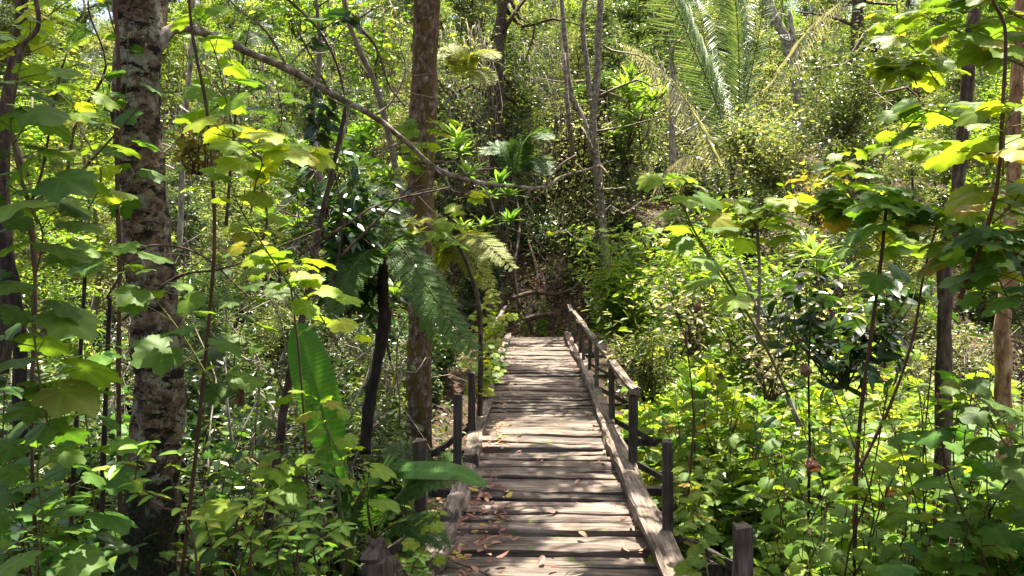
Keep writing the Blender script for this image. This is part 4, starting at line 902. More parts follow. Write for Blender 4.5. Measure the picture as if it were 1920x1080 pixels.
# ------------------------------------------------------------------ lobed leaf plants placed by eye
def lobed_thing(label, stems, nleaf, size, mat='lobed', stemmat='stem_green', seed=0, r=.005, pet=.16, facing=(0, -.25, 1), tilt=.3, side=None, group=None, start=.05, lo=False):
    r_ = np.random.default_rng(seed); o = np.array(P(*stems[0][0])); sm = MB(); fm = MB()
    for s_ in stems:
        st = curve(pixpath(s_), 5) - o; tube(sm, st, (r, r * .5), 5); add_lobed(r_, sm, fm, st, nleaf, size, pet, lo, facing, tilt, start, side)
    return parts(thing('lobed_leaf_vine', label, 'plant', tuple(o), 0, group), ('stem', sm, stemmat, True, False), ('foliage', fm, mat, True, True))
LV = [
 ('bright yellow green lobed leaves on a twig right of the lichen trunk', [[(470, 400, 4.0), (480, 340, 4.0), (490, 300, 4.0), (440, 262, 3.9), (400, 250, 3.9)], [(490, 310, 4.0), (530, 300, 4), (560, 305, 4)]], 6, .22, 'lobed_sunlit', 1),
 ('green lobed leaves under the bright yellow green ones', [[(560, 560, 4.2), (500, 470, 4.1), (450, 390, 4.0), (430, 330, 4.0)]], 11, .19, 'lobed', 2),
 ('yellow edged lobed leaves above the banana leaf', [[(640, 660, 4.4), (580, 560, 4.4), (530, 510, 4.4), (460, 470, 4.4)]], 13, .16, 'lobed_sunlit', 3),
 ('big shaded lobed leaves in front of the lichen trunk', [[(420, 760, 4.0), (350, 640, 4.0), (290, 560, 4.0), (240, 500, 4.0), (200, 470, 4.0)]], 12, .2, 'lobed_shaded', 4),
 ('large grey green lobed leaves at the left edge, upper part', [[(70, 420, 3.0), (40, 330, 3.0), (20, 240, 3.0), (30, 150, 3.0), (60, 60, 3.0)]], 12, .2, 'lobed_shaded', 5),
 ('large dark lobed leaves at the left edge, middle part', [[(90, 800, 3.1), (70, 680, 3.1), (60, 560, 3.1), (80, 440, 3.1), (50, 380, 3.1)]], 16, .2, 'lobed_shaded', 6),
 ('large dark lobed leaves at the left edge, lower part', [[(60, 1120, 3.2), (80, 980, 3.2), (70, 880, 3.2), (100, 760, 3.2)]], 12, .2, 'lobed_shaded', 7),
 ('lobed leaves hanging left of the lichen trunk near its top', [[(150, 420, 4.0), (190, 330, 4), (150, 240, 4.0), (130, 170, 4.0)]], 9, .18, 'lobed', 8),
 ('backlit lobed leaves at the top left corner', [[(-20, 120, 4.4), (40, 80, 4.4), (90, 30, 4.4), (160, -20, 4.4)]], 10, .19, 'lobed_sunlit', 9),
 ('lobed leaves beside the foot of the lichen trunk, left side', [[(180, 1000, 3.7), (170, 860, 3.7), (160, 740, 3.7), (190, 640, 3.7)]], 14, .18, 'lobed_shaded', 10),
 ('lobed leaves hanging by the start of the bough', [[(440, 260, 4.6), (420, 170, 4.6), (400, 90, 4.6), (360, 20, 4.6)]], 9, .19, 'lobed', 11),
 ('lobed leaves on the vine that climbs the lichen trunk', [[(224, 420, 4.8), (222, 300, 4.8), (236, 180, 4.8), (240, 60, 4.8)]], 8, .17, 'lobed_shaded', 12),
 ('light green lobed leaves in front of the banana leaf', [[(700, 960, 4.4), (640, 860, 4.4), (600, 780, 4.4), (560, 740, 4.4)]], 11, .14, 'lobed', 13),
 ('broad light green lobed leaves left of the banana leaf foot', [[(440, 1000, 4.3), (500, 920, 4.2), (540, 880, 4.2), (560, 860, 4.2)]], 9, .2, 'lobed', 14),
 ('dark lobed leaves behind the straight reddish stem', [[(450, 760, 4.8), (440, 660, 4.8), (470, 560, 4.8), (450, 480, 4.8)]], 12, .18, 'lobed_shaded', 15),
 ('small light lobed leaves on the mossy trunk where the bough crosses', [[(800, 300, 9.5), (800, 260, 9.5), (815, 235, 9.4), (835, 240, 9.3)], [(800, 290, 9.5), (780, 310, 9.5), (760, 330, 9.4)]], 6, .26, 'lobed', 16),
 ('yellowish lobed leaves below the bough, right of the mossy trunk', [[(820, 470, 8), (850, 430, 8), (880, 380, 8), (920, 370, 8)], [(820, 470, 8), (790, 420, 8), (740, 440, 8)]], 10, .2, 'lobed_sunlit', 17),
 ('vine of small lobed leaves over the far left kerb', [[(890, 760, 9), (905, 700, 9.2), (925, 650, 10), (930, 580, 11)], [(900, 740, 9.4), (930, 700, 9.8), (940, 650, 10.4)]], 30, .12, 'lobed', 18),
 ('sunlit yellow vine leaves by the left end of the bridge', [[(880, 660, 12), (900, 600, 12), (930, 560, 12.5), (900, 520, 12.5)], [(900, 640, 13), (935, 610, 13), (960, 590, 13.5)], [(870, 700, 11.5), (905, 660, 12), (930, 640, 12.5)]], 28, .15, 'lobed_sunlit', 19),
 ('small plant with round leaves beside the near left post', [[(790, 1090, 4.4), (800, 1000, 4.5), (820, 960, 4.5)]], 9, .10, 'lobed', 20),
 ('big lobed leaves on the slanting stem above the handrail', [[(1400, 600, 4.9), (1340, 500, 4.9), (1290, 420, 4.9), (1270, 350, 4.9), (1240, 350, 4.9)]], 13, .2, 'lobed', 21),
 ('pale yellow lobed leaves on the upright stem right of the bridge', [[(1422, 480, 6.4), (1420, 430, 6.4), (1400, 395, 6.4), (1380, 375, 6.4)], [(1420, 440, 6.4), (1450, 400, 6.4), (1480, 385, 6.3)]], 11, .22, 'lobed_sunlit', 22),
 ('dark shaded lobed leaves on the tall thin stem', [[(1640, 560, 4.6), (1655, 450, 4.6), (1662, 380, 4.6), (1640, 360, 4.6)], [(1660, 420, 4.6), (1710, 390, 4.6)]], 8, .19, 'lobed_shaded', 23),
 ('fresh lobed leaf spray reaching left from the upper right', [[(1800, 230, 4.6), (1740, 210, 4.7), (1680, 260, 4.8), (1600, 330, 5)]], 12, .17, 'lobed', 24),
 ('yellow green lobed leaves along a twig at the upper right', [[(1900, 280, 4.2), (1840, 290, 4.2), (1760, 290, 4.3), (1690, 280, 4.4)]], 15, .18, 'lobed_sunlit', 25),
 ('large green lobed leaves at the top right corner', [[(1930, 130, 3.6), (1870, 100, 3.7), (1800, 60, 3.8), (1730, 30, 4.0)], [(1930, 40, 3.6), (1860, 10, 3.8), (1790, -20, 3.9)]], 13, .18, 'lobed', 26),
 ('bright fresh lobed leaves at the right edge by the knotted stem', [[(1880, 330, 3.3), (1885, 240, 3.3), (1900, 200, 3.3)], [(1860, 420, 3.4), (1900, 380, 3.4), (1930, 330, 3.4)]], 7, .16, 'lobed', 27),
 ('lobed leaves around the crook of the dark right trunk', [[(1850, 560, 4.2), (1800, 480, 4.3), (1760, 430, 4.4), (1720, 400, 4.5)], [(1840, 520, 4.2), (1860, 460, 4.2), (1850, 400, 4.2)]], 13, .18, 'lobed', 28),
 ('dark overlapping lobed leaves at the right edge, middle part', [[(1930, 640, 3.4), (1890, 560, 3.4), (1860, 500, 3.5), (1840, 470, 3.5)], [(1935, 560, 3.3), (1900, 470, 3.3), (1880, 440, 3.3)]], 11, .18, 'lobed_shaded', 29),
 ('lobed leaves draped over the right edge, lower part', [[(1940, 960, 3.6), (1900, 860, 3.6), (1850, 780, 3.7), (1800, 720, 3.8)]], 14, .16, 'lobed_shaded', 30),
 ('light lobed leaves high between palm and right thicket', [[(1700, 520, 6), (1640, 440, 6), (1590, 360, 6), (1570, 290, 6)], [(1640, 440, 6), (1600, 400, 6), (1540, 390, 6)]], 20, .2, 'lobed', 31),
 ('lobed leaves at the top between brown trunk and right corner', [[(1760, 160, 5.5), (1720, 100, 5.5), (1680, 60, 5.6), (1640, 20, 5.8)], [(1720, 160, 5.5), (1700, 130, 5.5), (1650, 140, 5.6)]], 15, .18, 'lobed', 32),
 ('small sunlit spray of yellow leaves reaching towards the bridge end', [[(1210, 470, 12), (1150, 440, 12), (1090, 432, 12), (1030, 442, 12)]], 10, .16, 'lobed_sunlit', 33),
 ('pale lobed leaves above the low thicket right of the handrail', [[(1330, 560, 9), (1290, 500, 9), (1250, 460, 9), (1200, 420, 9)]], 12, .17, 'lobed_sunlit', 34),
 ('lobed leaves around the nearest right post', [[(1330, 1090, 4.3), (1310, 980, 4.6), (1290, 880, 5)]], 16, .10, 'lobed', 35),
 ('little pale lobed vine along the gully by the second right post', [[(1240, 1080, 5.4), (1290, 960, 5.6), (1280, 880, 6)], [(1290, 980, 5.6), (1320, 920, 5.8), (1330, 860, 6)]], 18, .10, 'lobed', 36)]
for (lb, st, n_, sz, m_, sd) in LV: lobed_thing(lb, st, int(n_ * 1.9), sz * (1.0 if P(*st[0][1]).x < 0 else 1.1), m_, seed=sd, pet=sz * .9)

# dead leaves still hanging in the right thicket
for i, (px, py, d, s_, lb) in enumerate([(1512, 690, 5.9, .16, 'withered brown leaf hanging highest on the thin dark stem'), (1518, 870, 5.9, .2, 'withered brown leaf hanging midway on the thin dark stem'), (1510, 985, 5.9, .2, 'withered brown leaf hanging lowest on the thin dark stem'), (1668, 920, 6, .22, 'curled pinkish dead leaf hanging in the right thicket'),
                                  (1710, 425, 4.5, .12, 'crumpled dead leaf under the dark shaded leaves'), (450, 735, 4.8, .16, 'brown dead leaf left of the banana leaf'), (1308, 570, 6, .12, 'dry grey leaf above the handrail'), (1760, 70, 4.4, .16, 'yellow and brown dying leaf at the top right'), (1600, 640, 7, .16, 'pale dead leaf behind the tall thin stem'), (1860, 360, 5.2, .14, 'orange dying leaf near the knotted stem')]):
    r_ = np.random.default_rng(i); mb = MB(); lf_ = leaf_lobed(60 + i); o = P(px, py, d); v = lf_[0].copy()
    v[:, 2] += 1.1 * v[:, 0] ** 2 * (1 if i % 2 else -1) + r_.normal(0, .018, len(v)); v[:, 0] *= .55 + .2 * np.sin(v[:, 1] * 5 + i); v[:, 2] += .25 * np.sin(v[:, 1] * 6 + i)
    mb.scatter((v, lf_[1], lf_[2], lf_[3]), frames(np.array([[.15, .1, -1.]]), np.array([[r_.normal(0, .5), -1, .2]])), np.zeros((1, 3)), [s_ * .8])
    w = mb.obj('dead_leaf', M['dry' if i != 7 else 'bronze'], smooth=True); w.location = o; tag(w, lb, 'dead leaf')

# ------------------------------------------------------------------ the lance leaved plants at the lower left
def lance_plant(label, stems, size, mat, seed, nodes=5, name='lance_leaf_plant'):
    r_ = np.random.default_rng(seed); o = np.array(P(*stems[0][0])); sm = MB(); fm = MB(); pos = []; dd = []; uu = []; ss = []
    for s_ in stems:
        st = curve(pixpath(s_), 5) - o; tube(sm, st, (.0055, .003), 5)
        for i in range(nodes):
            k = int((len(st) - 1) * (.3 + .7 * (i + 1) / nodes)); az = r_.uniform(0, 3.14) + i * 1.57; e = i == nodes - 1
            for a in ((0, 3.14) if not e else (0, 1.6, 3.1, 4.7)):
                v = np.array([math.cos(az + a), math.sin(az + a), r_.uniform(-.35, .3) + (.2 if e else 0)]); pos.append(st[k]); dd.append(v); uu.append(np.array([0, -.2, 1]) + r_.normal(0, .25, 3)); ss.append(size * r_.uniform(.6, 1.15))
    fm.scatter(L_LANCE, frames(np.array(dd), np.array(uu)), np.array(pos), np.array(ss))
    return parts(thing(name, label, 'plant', tuple(o)), ('stem', sm, 'stem_red', True, False), ('foliage', fm, mat, True, True))
M['lance'] = leaf_mat('lance_leaf', [(0, G(.09, .2, .03)), (.8, G(.14, .27, .04)), (1, G(.25, .3, .05))], .45, .4, .4, 1.6, vein=True)
lance_plant('light green plant with pointed leaves before the foot of the lichen trunk', [[(372, 1090, 3.4), (362, 1010, 3.4), (335, 940, 3.4), (318, 880, 3.4), (340, 850, 3.4)], [(345, 960, 3.4), (300, 950, 3.4), (255, 920, 3.4), (258, 870, 3.4), (262, 840, 3.4)], [(330, 940, 3.4), (280, 925, 3.4), (255, 905, 3.4)], [(262, 880, 3.4), (230, 870, 3.4), (205, 880, 3.4)], [(262, 870, 3.4), (275, 845, 3.4), (280, 830, 3.4)]], .085, 'lance', 1, 4)
lance_plant('bright lance leaved plant right of the lichen trunk foot', [[(372, 1090, 3.5), (380, 1040, 3.5), (440, 1000, 3.5), (490, 965, 3.5), (505, 930, 3.5)], [(440, 1000, 3.5), (450, 960, 3.5), (470, 940, 3.5)], [(470, 1080, 3.5), (470, 1000, 3.5), (460, 960, 3.5)], [(400, 1030, 3.5), (390, 1000, 3.5), (385, 975, 3.5)], [(470, 1040, 3.5), (520, 990, 3.6), (560, 985, 3.6)]], .085, 'lance', 2, 4)
lance_plant('leafy low plant at the bottom between trunk and bridge', [[(560, 1090, 3.8), (560, 1020, 3.8), (600, 960, 3.8)], [(600, 1090, 3.8), (590, 1020, 3.8), (640, 985, 3.8)], [(530, 1090, 3.8), (520, 1040, 3.8), (540, 1010, 3.8)], [(640, 1090, 3.9), (650, 1040, 3.9), (630, 1000, 3.9)]], .09, 'lance', 3, 4)
lance_plant('small green plant beside the broken handrail post', [[(770, 1100, 3.9), (775, 1060, 3.9), (790, 1040, 3.9)], [(770, 1090, 3.9), (750, 1060, 3.9)], [(770, 1090, 3.9), (800, 1070, 3.9)]], .06, 'lance', 4, 3)
lance_plant('dark green pointed leaves at the bottom left corner', [[(130, 1100, 3.4), (135, 1020, 3.4), (130, 960, 3.4)], [(150, 1090, 3.4), (190, 1040, 3.4), (180, 1000, 3.4)], [(60, 1100, 3.4), (50, 1040, 3.4), (30, 1000, 3.4)], [(200, 1100, 3.5), (240, 1060, 3.5), (250, 1030, 3.5)]], .10, 'dark', 5, 4)

# glossy broad shrub and narrow yellow green shrub on the right
def local(seed, label, name, px, py, d, h, w, nl, T, ls, mat, smat='bark_brown', stems=12, tilt=.5, hang=-.1, clump=.12, group=None):
    r_ = np.random.default_rng(seed); o = np.array(P(px, py, d)); t = thing(name, label, 'shrub', tuple(o), 0, group); sm, fm = shrub_parts(r_, h, w, nl, T, ls, stems, .010, tilt, .2, clump, hang)
    return parts(t, ('stem', sm, smat, True, False), ('foliage', fm, mat, False, False))
local(1, 'dark glossy shrub with long leaves in the middle of the right thicket', 'glossy_shrub', 1580, 690, 6.8, .9, .75, 420, L_LONG, .17, 'dark')
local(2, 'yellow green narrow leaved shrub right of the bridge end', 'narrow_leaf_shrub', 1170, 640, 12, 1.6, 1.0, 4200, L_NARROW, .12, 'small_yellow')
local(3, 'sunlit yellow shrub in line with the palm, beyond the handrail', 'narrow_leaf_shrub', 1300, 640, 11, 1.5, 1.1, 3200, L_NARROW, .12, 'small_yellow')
local(4, 'pale bright leafy shrub right of the narrow leaved one', 'bright_shrub', 1420, 700, 9.5, 1.5, 1.2, 3000, L_OVAL, .09, 'small_yellow')
local(5, 'small pale leaved shrub touching the middle of the handrail', 'bright_shrub', 1215, 730, 9.5, .7, .55, 1700, L_NARROW, .09, 'small_pale')
local(6, 'light green bush tucked under the palm', 'bright_shrub', 1450, 340, 20, 1.7, 1.7, 5200, L_OVAL, .12, 'small_pale')
local(7, 'round leafy bush above and right of the palm foot', 'bright_shrub', 1580, 250, 20, 2.2, 1.8, 5600, L_OVAL, .10, 'small')
local(8, 'dark leafy bush left of the tree fern stem', 'glossy_shrub', 655, 560, 7.6, 1.3, .65, 1100, L_LONG, .16, 'dark')
local(9, 'small bronze leaved bush behind the right thicket', 'bronze_shrub', 1530, 400, 10, .5, .5, 160, L_OVAL, .12, 'bronze')
local(10, 'yellow bronze leaves at the top left of the mossy trunk', 'bronze_shrub', 690, 130, 13, 1.5, 1.4, 600, L_OVAL, .13, 'small_yellow')
local(11, 'yellow leaves at the top between lichen and mossy trunks', 'bronze_shrub', 560, 60, 14, 1.4, 1.2, 1000, L_OVAL, .12, 'small_yellow')
local(12, 'orange and yellow leaves right of the lichen trunk', 'bronze_shrub', 372, 300, 8, .5, .35, 90, L_OVAL, .11, 'bronze')
local(13, 'leaf tips coloured pale as sun glints over the right thicket', 'bright_shrub', 1440, 720, 7.5, .9, .7, 420, L_OVAL, .08, 'leaf_glint')
local(14, 'sprig coloured pale as sun glints beyond the second right post', 'bright_shrub', 1300, 640, 9, .8, .9, 330, L_OVAL, .09, 'leaf_glint')

# ------------------------------------------------------------------ prototypes for the repeats
def B(fn, *mats):
    def f(r):
        a, c = fn(); parts(r, (mats[0], a, mats[1], True, False), (mats[2], c, mats[3], False, False))
    return f
pt = []
bt = []
for i in range(6):
    rr = np.random.default_rng(200 + i); h = [6.5, 7.5, 5.5, 8, 6, 7][i]; T = [L_OVAL, L_OVAL, L_NARROW, L_OVAL, L_NARROW, L_OVAL][i]; ls = [.12, .14, .17, .115, .15, .13][i]
    mt_ = ['small', 'small_pale', 'small', 'small_yellow', 'small_pale', 'small'][i]; bk = ['bark_pale', 'bark_brown', 'bark_pale', 'twig', 'bark_brown', 'bark_pale'][i]
    ds = ['slender green tree', 'pale glinting tree', 'narrow leaved tree', 'yellow green tree', 'pale narrow leaved tree', 'open green tree'][i]
    r = proto('forest_tree', ds, 'tree', 'trees on the slope', B(lambda: tree_parts(rr, h, .09, .18, 1.5, 8000, T, ls, limbs=15, sub=6, clump=.11, squash=.7), 'trunk', bk, 'crown', mt_)); bt.append((r, ds))
sh = []
for i in range(5):
    rr = np.random.default_rng(230 + i); T = [L_OVAL, L_NARROW, L_OVAL, L_LONG, L_OVAL][i]; ls = [.09, .13, .075, .17, .11][i]; nl = [3400, 2800, 4600, 1000, 2800][i]
    mt_ = ['small', 'small_yellow', 'small_pale', 'dark', 'small'][i]; ds = ['leafy green shrub', 'yellow green narrow leaved shrub', 'pale small leaved shrub', 'dark long leaved shrub', 'dense green bush'][i]
    r = proto('shrub', ds, 'shrub', 'shrubs of the undergrowth', B(lambda: shrub_parts(rr, 1.5, .8, nl, T, ls, 11), 'stem', 'twig', 'foliage', mt_)); sh.append((r, ds))
br_ = []
for i in range(3):
    rr = np.random.default_rng(330 + i); ds = ['sunlit yellow green bush', 'bright broad leaved bush', 'light green bush'][i]
    r = proto('bright_bush', ds, 'shrub', 'shrubs of the undergrowth', B(lambda: shrub_parts(rr, 1.4, .75, 1500, [L_OVAL, LOBED_LO[0], L_NARROW][i], [.12, .13, .16][i], 12, tilt=.4, clump=.16), 'stem', 'twig', 'foliage', ['small_yellow', 'lobed_sunlit', 'small_yellow'][i])); br_.append((r, ds))
lb_ = []
for i in range(5):
    rr = np.random.default_rng(250 + i)
    def f(rr=rr):
        sm = MB(); fm = MB()
        for k in range(6):
            az = rr.uniform(0, 6.28); e = (math.cos(az) * rr.uniform(.1, .6), math.sin(az) * rr.uniform(.1, .6), rr.uniform(.7, 2.0)); st = curve(wander(rr, (rr.normal(0, .1), rr.normal(0, .1), -.15), e, 5, .05), 3)
            tube(sm, st, (.006, .003), 4); add_lobed(rr, sm, fm, st, 15, .185, .15, True, (0, 0, 1), .28, .12)
        return sm, fm
    ds = ['bushy lobed leaf plant', 'tall lobed leaf plant', 'spreading lobed leaf plant', 'thin lobed leaf plant', 'leafy lobed leaf plant'][i]
    m_ = ['lobed', 'lobed', 'lobed_shaded', 'lobed_shaded', 'lobed'][i]
    r = thing('lobed_leaf_plant', ds, 'plant', (0, -60, -20), 0, 'lobed leaf plants of the thicket'); a, c = f(); parts(r, ('stem', a, 'stem_red', True, False), ('foliage', c, m_, True, True)); PROTO.append(r); lb_.append((r, ds))
rs = []
for i in range(3):
    rr = np.random.default_rng(270 + i); sm = MB(); fm = MB()
    for k in range(4):
        e = np.array([rr.normal(0, .35), rr.normal(0, .3), rr.uniform(.5, 1.5)]); st = curve(wander(rr, (0, 0, -.2), e, 4, .05), 3); tube(sm, st, (.015, .008), 5)
        n_ = 20; az = np.arange(n_) * 2.4; el = rr.uniform(.1, 1.2, n_); dv = np.stack([np.cos(az) * np.cos(el), np.sin(az) * np.cos(el), np.sin(el)], -1); up_ = np.array([0, 0, 1]) + rr.normal(0, .1, (n_, 3)); fm.scatter(leaf_long(.2, 6, .1, .3), frames(dv, up_), np.tile(e, (n_, 1)), rr.uniform(.28, .48, n_))
    ds = ['bright rosette plant', 'broad rosette plant', 'many headed rosette plant'][i]
    r = thing('rosette_plant', ds, 'plant', (0, -60, -20), 0, 'rosette plants on the slope'); parts(r, ('stem', sm, 'bark_brown', True, False), ('foliage', fm, 'rosette', True, False)); PROTO.append(r); rs.append((r, ds))
fe = []
for i in range(3):
    rr = np.random.default_rng(280 + i); sm = MB(); fm = MB()
    for k in range(9):
        az = k * .7 + rr.normal(0, .2); el = rr.uniform(.5, 1.1); frond(fm, sm, rr, (0, 0, 0), (math.cos(az) * math.cos(el), math.sin(az) * math.cos(el), math.sin(el)), rr.uniform(.6, 1.0), rr.uniform(.4, .8), .17, True, 18, r=.005)
    ds = ['low green fern', 'arching fern with fine fronds', 'wide fern clump'][i]
    r = thing('fern', ds, 'fern', (0, -60, -20), 0, 'ferns of the undergrowth'); parts(r, ('stalk', sm, 'stem_green', True, False), ('frond', fm, 'fern', False, False)); PROTO.append(r); fe.append((r, ds))
bs = []
for i in range(3):
    rr = np.random.default_rng(290 + i); sm = MB(); fm = MB()
    for k in range(14):
        e = np.array([rr.normal(0, .6), rr.normal(0, .5), rr.uniform(.8, 2.8)]); st = curve(wander(rr, (rr.normal(0, .15), rr.normal(0, .1), -.2), e, 6, .07), 3); tube(sm, st, (.014, .004), 4)
        for q_ in range(6):
            q = st[rr.integers(3, len(st))]; e2 = q + rr.normal(0, .35, 3); tube(sm, curve(wander(rr, q, e2, 4, .14), 2), (.006, .002), 3)
            if rr.random() < .4: fm_c = e2 + rr.normal(0, .08, (5, 3)); leaves_at(fm, rr, L_OVAL, fm_c, .07)
    ds = ['bare twiggy shrub', 'tangled bare stems', 'nearly leafless shrub'][i]
    r = thing('bare_shrub', ds, 'shrub', (0, -60, -20), 0, 'bare twiggy shrubs'); parts(r, ('stem', sm, 'twig', True, False), ('foliage', fm, 'small_pale', False, False)); PROTO.append(r); bs.append((r, ds))

def infr(p, m=120, top=4):
    q = to_px(p)
    return q is not None and -m < q[0] < W_PX + m
def clear(x, y): return not (-1.25 < x < 1.35 and y < 21.2)
rng = np.random.default_rng(77)
def put(protos, x, y, sc, group, cat='', dz=0):
    p = (x, y, gz(x, y) + dz); q = to_px(p)
    if protos[0][0].name.startswith('lobed') and q and (560 < q[0] < 900 and y < 5.2 or 190 < q[0] < 380 and y < 5.3): return
    if protos is bt and q and 1130 < q[0] < 1560 and y < 27.5: return
    if protos is bt and q and 1090 < q[0] < 1180 and y < 22: return
    if infr(p, 200): place(protos, p, rng, '', cat, group, sc)
# trees on the slope
k = 0
for yy in np.arange(23.5, 54, 3.0):
    half = yy * .66 + 1.5; step = 2.5 if yy < 32 else 3.3
    for xx in np.arange(-half, half, step):
        x = xx + rng.uniform(-1, 1); y = yy + rng.uniform(-1.2, 1.2)
        if abs(x - .4) < 1.2 and y < 24: continue
        put(bt, x, y, rng.uniform(.55, 1.0) * (1 if yy < 40 else 1.2), 'trees on the slope')
# open wood beyond the gully, left and right
for (x, y, s_) in [(-9, 14, .8), (-6.5, 17, .75), (-11, 19, .9), (-4.3, 19.5, .6), (-8.2, 21.5, .8), (-3.2, 22.5, .55), (-13, 16, .9), (7.5, 17, .7), (10, 14, .8), (5.3, 20, .6), (12, 19, .9), (8.7, 21, .8), (9, 10.5, .75), (-8, 10, .8), (-5.6, 12.8, .6)]:
    put(bt, x, y, s_, 'trees on the slope')
for (x, y, s_) in [(3.0, 26.4, .85), (-.9, 26.2, .9), (2.0, 28.5, 1.0), (-2.6, 25.2, .8)]:
    p = (x, y, gz(x, y)); place(bt[:1] + bt[5:], p, rng, '', '', 'trees on the slope', s_)
for i in range(30):
    x = rng.uniform(-3, 4.5); y = rng.uniform(22.4, 26); p = (x, y, gz(x, y) - .1); place(sh[:1] + sh[3:], p, rng, '', '', 'shrubs of the undergrowth', rng.uniform(.35, .7))
for i in range(34):
    x = rng.uniform(-2.2, 2.6); y = rng.uniform(20.9, 24); p = (x, y, gz(x, y)); place(lb_[:1] + lb_[4:], p, rng, '', '', 'lobed leaf plants of the thicket', rng.uniform(.3, .55))
for i in range(46):
    y = rng.uniform(8, 16); x = y * rng.uniform(.11, .50) + .7; place(br_, (x, y, gz(x, y)), rng, '', '', 'shrubs of the undergrowth', rng.uniform(1.2, 1.75))
for (x, y) in [(-24, 50), (-28, 54), (-32, 56), (-21, 53), (-30, 49), (-26, 58), (-34, 52), (-36, 57), (-22, 58)]:
    place(bt, (x, y, gz(x, y)), rng, '', '', 'trees on the slope', 1.4)
# shrubs
for i in range(85):        # left
    y = rng.uniform(7, 22); x = -rng.uniform(1.7, max(2.2, y * .70)); put([sh[0], sh[3], sh[4], sh[1], sh[0]], x, y, rng.uniform(.6, 1.15), 'shrubs of the undergrowth')
for i in range(52):        # right
    y = rng.uniform(7.5, 22); x = rng.uniform(2.2, max(2.8, y * .66)); put(sh[:3] + sh[4:], x, y, rng.uniform(.6, 1.2), 'shrubs of the undergrowth')
for i in range(105):       # slope
    y = 21.5 + 26 * rng.random() ** 1.3; x = rng.uniform(-1, 1) * (y * .66 + 1)
    if abs(x - .4) < 1.3 and y < 24: continue
    put(sh, x, y, rng.uniform(.8, 1.5), 'shrubs of the undergrowth')
for i in range(125):        # thicket of lobed leaves on the right
    y = 3.9 + 6.0 * rng.random(); x = 1.75 + rng.random() * max(.5, y * .66 - 1.5); put(lb_[:2] + lb_[4:] + lb_[:1] + lb_[1:3], x, y, rng.uniform(.8, 1.2) + max(0, y - 5) * .12, 'lobed leaf plants of the thicket')
for i in range(48):        # and on the left
    y = 3.6 + 5.5 * rng.random(); x = -1.45 - rng.random() * max(.4, y * .72 - 1.3); put(lb_[2:4] + lb_[:1], x, y, rng.uniform(.7, 1.15), 'lobed leaf plants of the thicket')
for (px, py, d, s_) in [(655, 260, 17, 1.5), (610, 265, 18, 1.4), (690, 330, 16, 1.3), (1180, 175, 23, 1.5), (1165, 240, 23, 1.3), (870, 310, 20, 1.3), (945, 395, 20, 1.2), (640, 60, 24, 1.4), (1200, 190, 24, 1.2), (730, 560, 14, 1.0), (900, 430, 21, 1.1), (1560, 500, 9, .7), (520, 420, 15, 1.1)]:
    p = P(px, py, d); place(rs, (p.x, p.y, p.z - .9 * s_), rng, '', '', 'rosette plants on the slope', s_)
for i in range(44):
    y = rng.uniform(6.5, 24); x = rng.choice([-1, 1]) * rng.uniform(1.6, max(2, y * .6)); put(fe, x, y, rng.uniform(.5, 1.1), 'ferns of the undergrowth', dz=.1)
for i in range(22):
    y = rng.uniform(8, 24); x = rng.uniform(-y * .62, -1.7) if i % 2 else rng.uniform(2.5, y * .6); put(bs, x, y, rng.uniform(.8, 1.4), 'bare twiggy shrubs')
for i in range(30):
    y = rng.uniform(24, 40); x = rng.uniform(-y * .6, y * .6); put(bs, x, y, rng.uniform(1.2, 2.0), 'bare twiggy shrubs')
for i in range(26):
    y = rng.uniform(21.8, 24); x = rng.uniform(-3.5, 5); put(fe if i % 2 else bs, x, y, rng.uniform(.4, .9), 'ferns of the undergrowth' if i % 2 else 'bare twiggy shrubs')
for r in PROTO:                                    # the first of each kind is only kept where it stands in the wood
    for ch in list(CH[r.name]): bpy.data.objects.remove(ch)
    bpy.data.objects.remove(r)

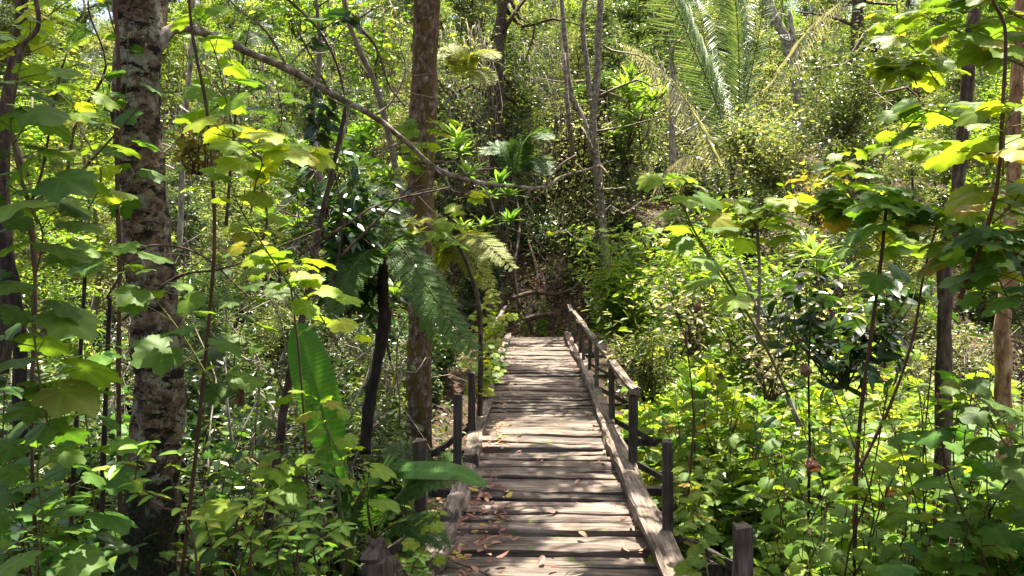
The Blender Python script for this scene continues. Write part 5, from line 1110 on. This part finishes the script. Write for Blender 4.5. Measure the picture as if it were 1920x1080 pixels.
# ------------------------------------------------------------------ ground cover nobody could count
rng = np.random.default_rng(5)
mb = MB(); n = 150000
y = 3 + 55 * rng.random(n) ** 1.5; x = rng.uniform(-1, 1, n) * (y * .68 + 1.5)
dens = vnoise(x, y, .8, 9) + vnoise(x, y, 2.3, 4) * .6 > -.22
keep = dens & ~((np.abs(x - .1) < 1.0) & (y < 21.5)) & ~((np.abs(x - .1) < 2.2) & (y > 20) & (y < 22))
x, y = x[keep], y[keep]; z = ground(x, y); hgt = rng.random(len(x)) ** 1.6 * (.28 + .5 * sstep(20, 30, y))
leaves_at(mb, rng, L_OVAL, np.stack([x, y, z + hgt], -1), .085 + .075 * sstep(16, 36, y), tilt=.4)
tag(mb.obj('undergrowth', M['small']), 'low green leafy undergrowth covering the forest floor', 'undergrowth', kind='stuff')
mb = MB(); n = 30000
y = 2 + 30 * rng.random(n) ** 1.2; x = rng.uniform(-1, 1, n) * (y * .68 + 1.5); z = ground(x, y); k = ~((np.abs(x - .1) < .9) & (y > 3.2) & (y < 20.4)); x, y, z = x[k], y[k], z[k]
litter(mb, x, y, z + .015 + rng.random(len(x)) * .02, rng.uniform(.06, .12, len(x)), L_OVAL)
n = 9000; x = rng.uniform(-3, 4.5, n); y = 20.35 + 4.5 * rng.random(n); z = ground(x, y); litter(mb, x, y, z + .015 + rng.random(n) * .04, rng.uniform(.06, .13, n), L_OVAL, .6)
tag(mb.obj('forest_floor_litter', M['dry']), 'brown fallen leaves covering the bare forest floor', 'leaf litter', kind='stuff')

# tell look-alikes in the same spot apart by distance
ORD = ['', 'second ', 'third ', 'fourth ', 'fifth ', 'sixth ', 'seventh ', 'eighth ', 'ninth ', 'tenth ', 'eleventh ', 'twelfth ']
by = {}
for l, sc_, d_, o_ in REP: by.setdefault(l, []).append((d_, o_))
for l, v in by.items():
    if len(v) > 1:
        v.sort(key=lambda t: t[0]); n = len(v); w = {1: ['x'], 2: ['nearer', 'farther'], 3: ['nearest', 'middle', 'farthest']}.get(n) or ([ORD[k] + 'nearest' for k in range((n + 1) // 2)] + [ORD[k] + 'farthest' for k in range(n // 2)][::-1])
        for (d_, o_), a in zip(v, w): o_['label'] = a + ' ' + l

# the air under the trees
mb = MB(); a, b_ = np.array([-70, -14, -5.]), np.array([70, 75, 40.])
vv = [[(a, b_)[(i >> k) & 1][k] for k in range(3)] for i in range(8)]
mb.add(vv, [(0, 2, 3, 1), (4, 5, 7, 6), (0, 1, 5, 4), (2, 6, 7, 3), (0, 4, 6, 2), (1, 3, 7, 5)])
hm = bpy.data.materials.new('haze'); hm.use_nodes = True; hn = hm.node_tree; hn.nodes.clear(); ho = hn.nodes.new('ShaderNodeOutputMaterial'); hv = hn.nodes.new('ShaderNodeVolumePrincipled')
hv.inputs['Color'].default_value = (.95, .97, .88, 1); hv.inputs['Density'].default_value = HAZE; hn.links.new(hv.outputs[0], ho.inputs['Volume'])
if HAZE: tag(mb.obj('haze', hm), kind='stuff')
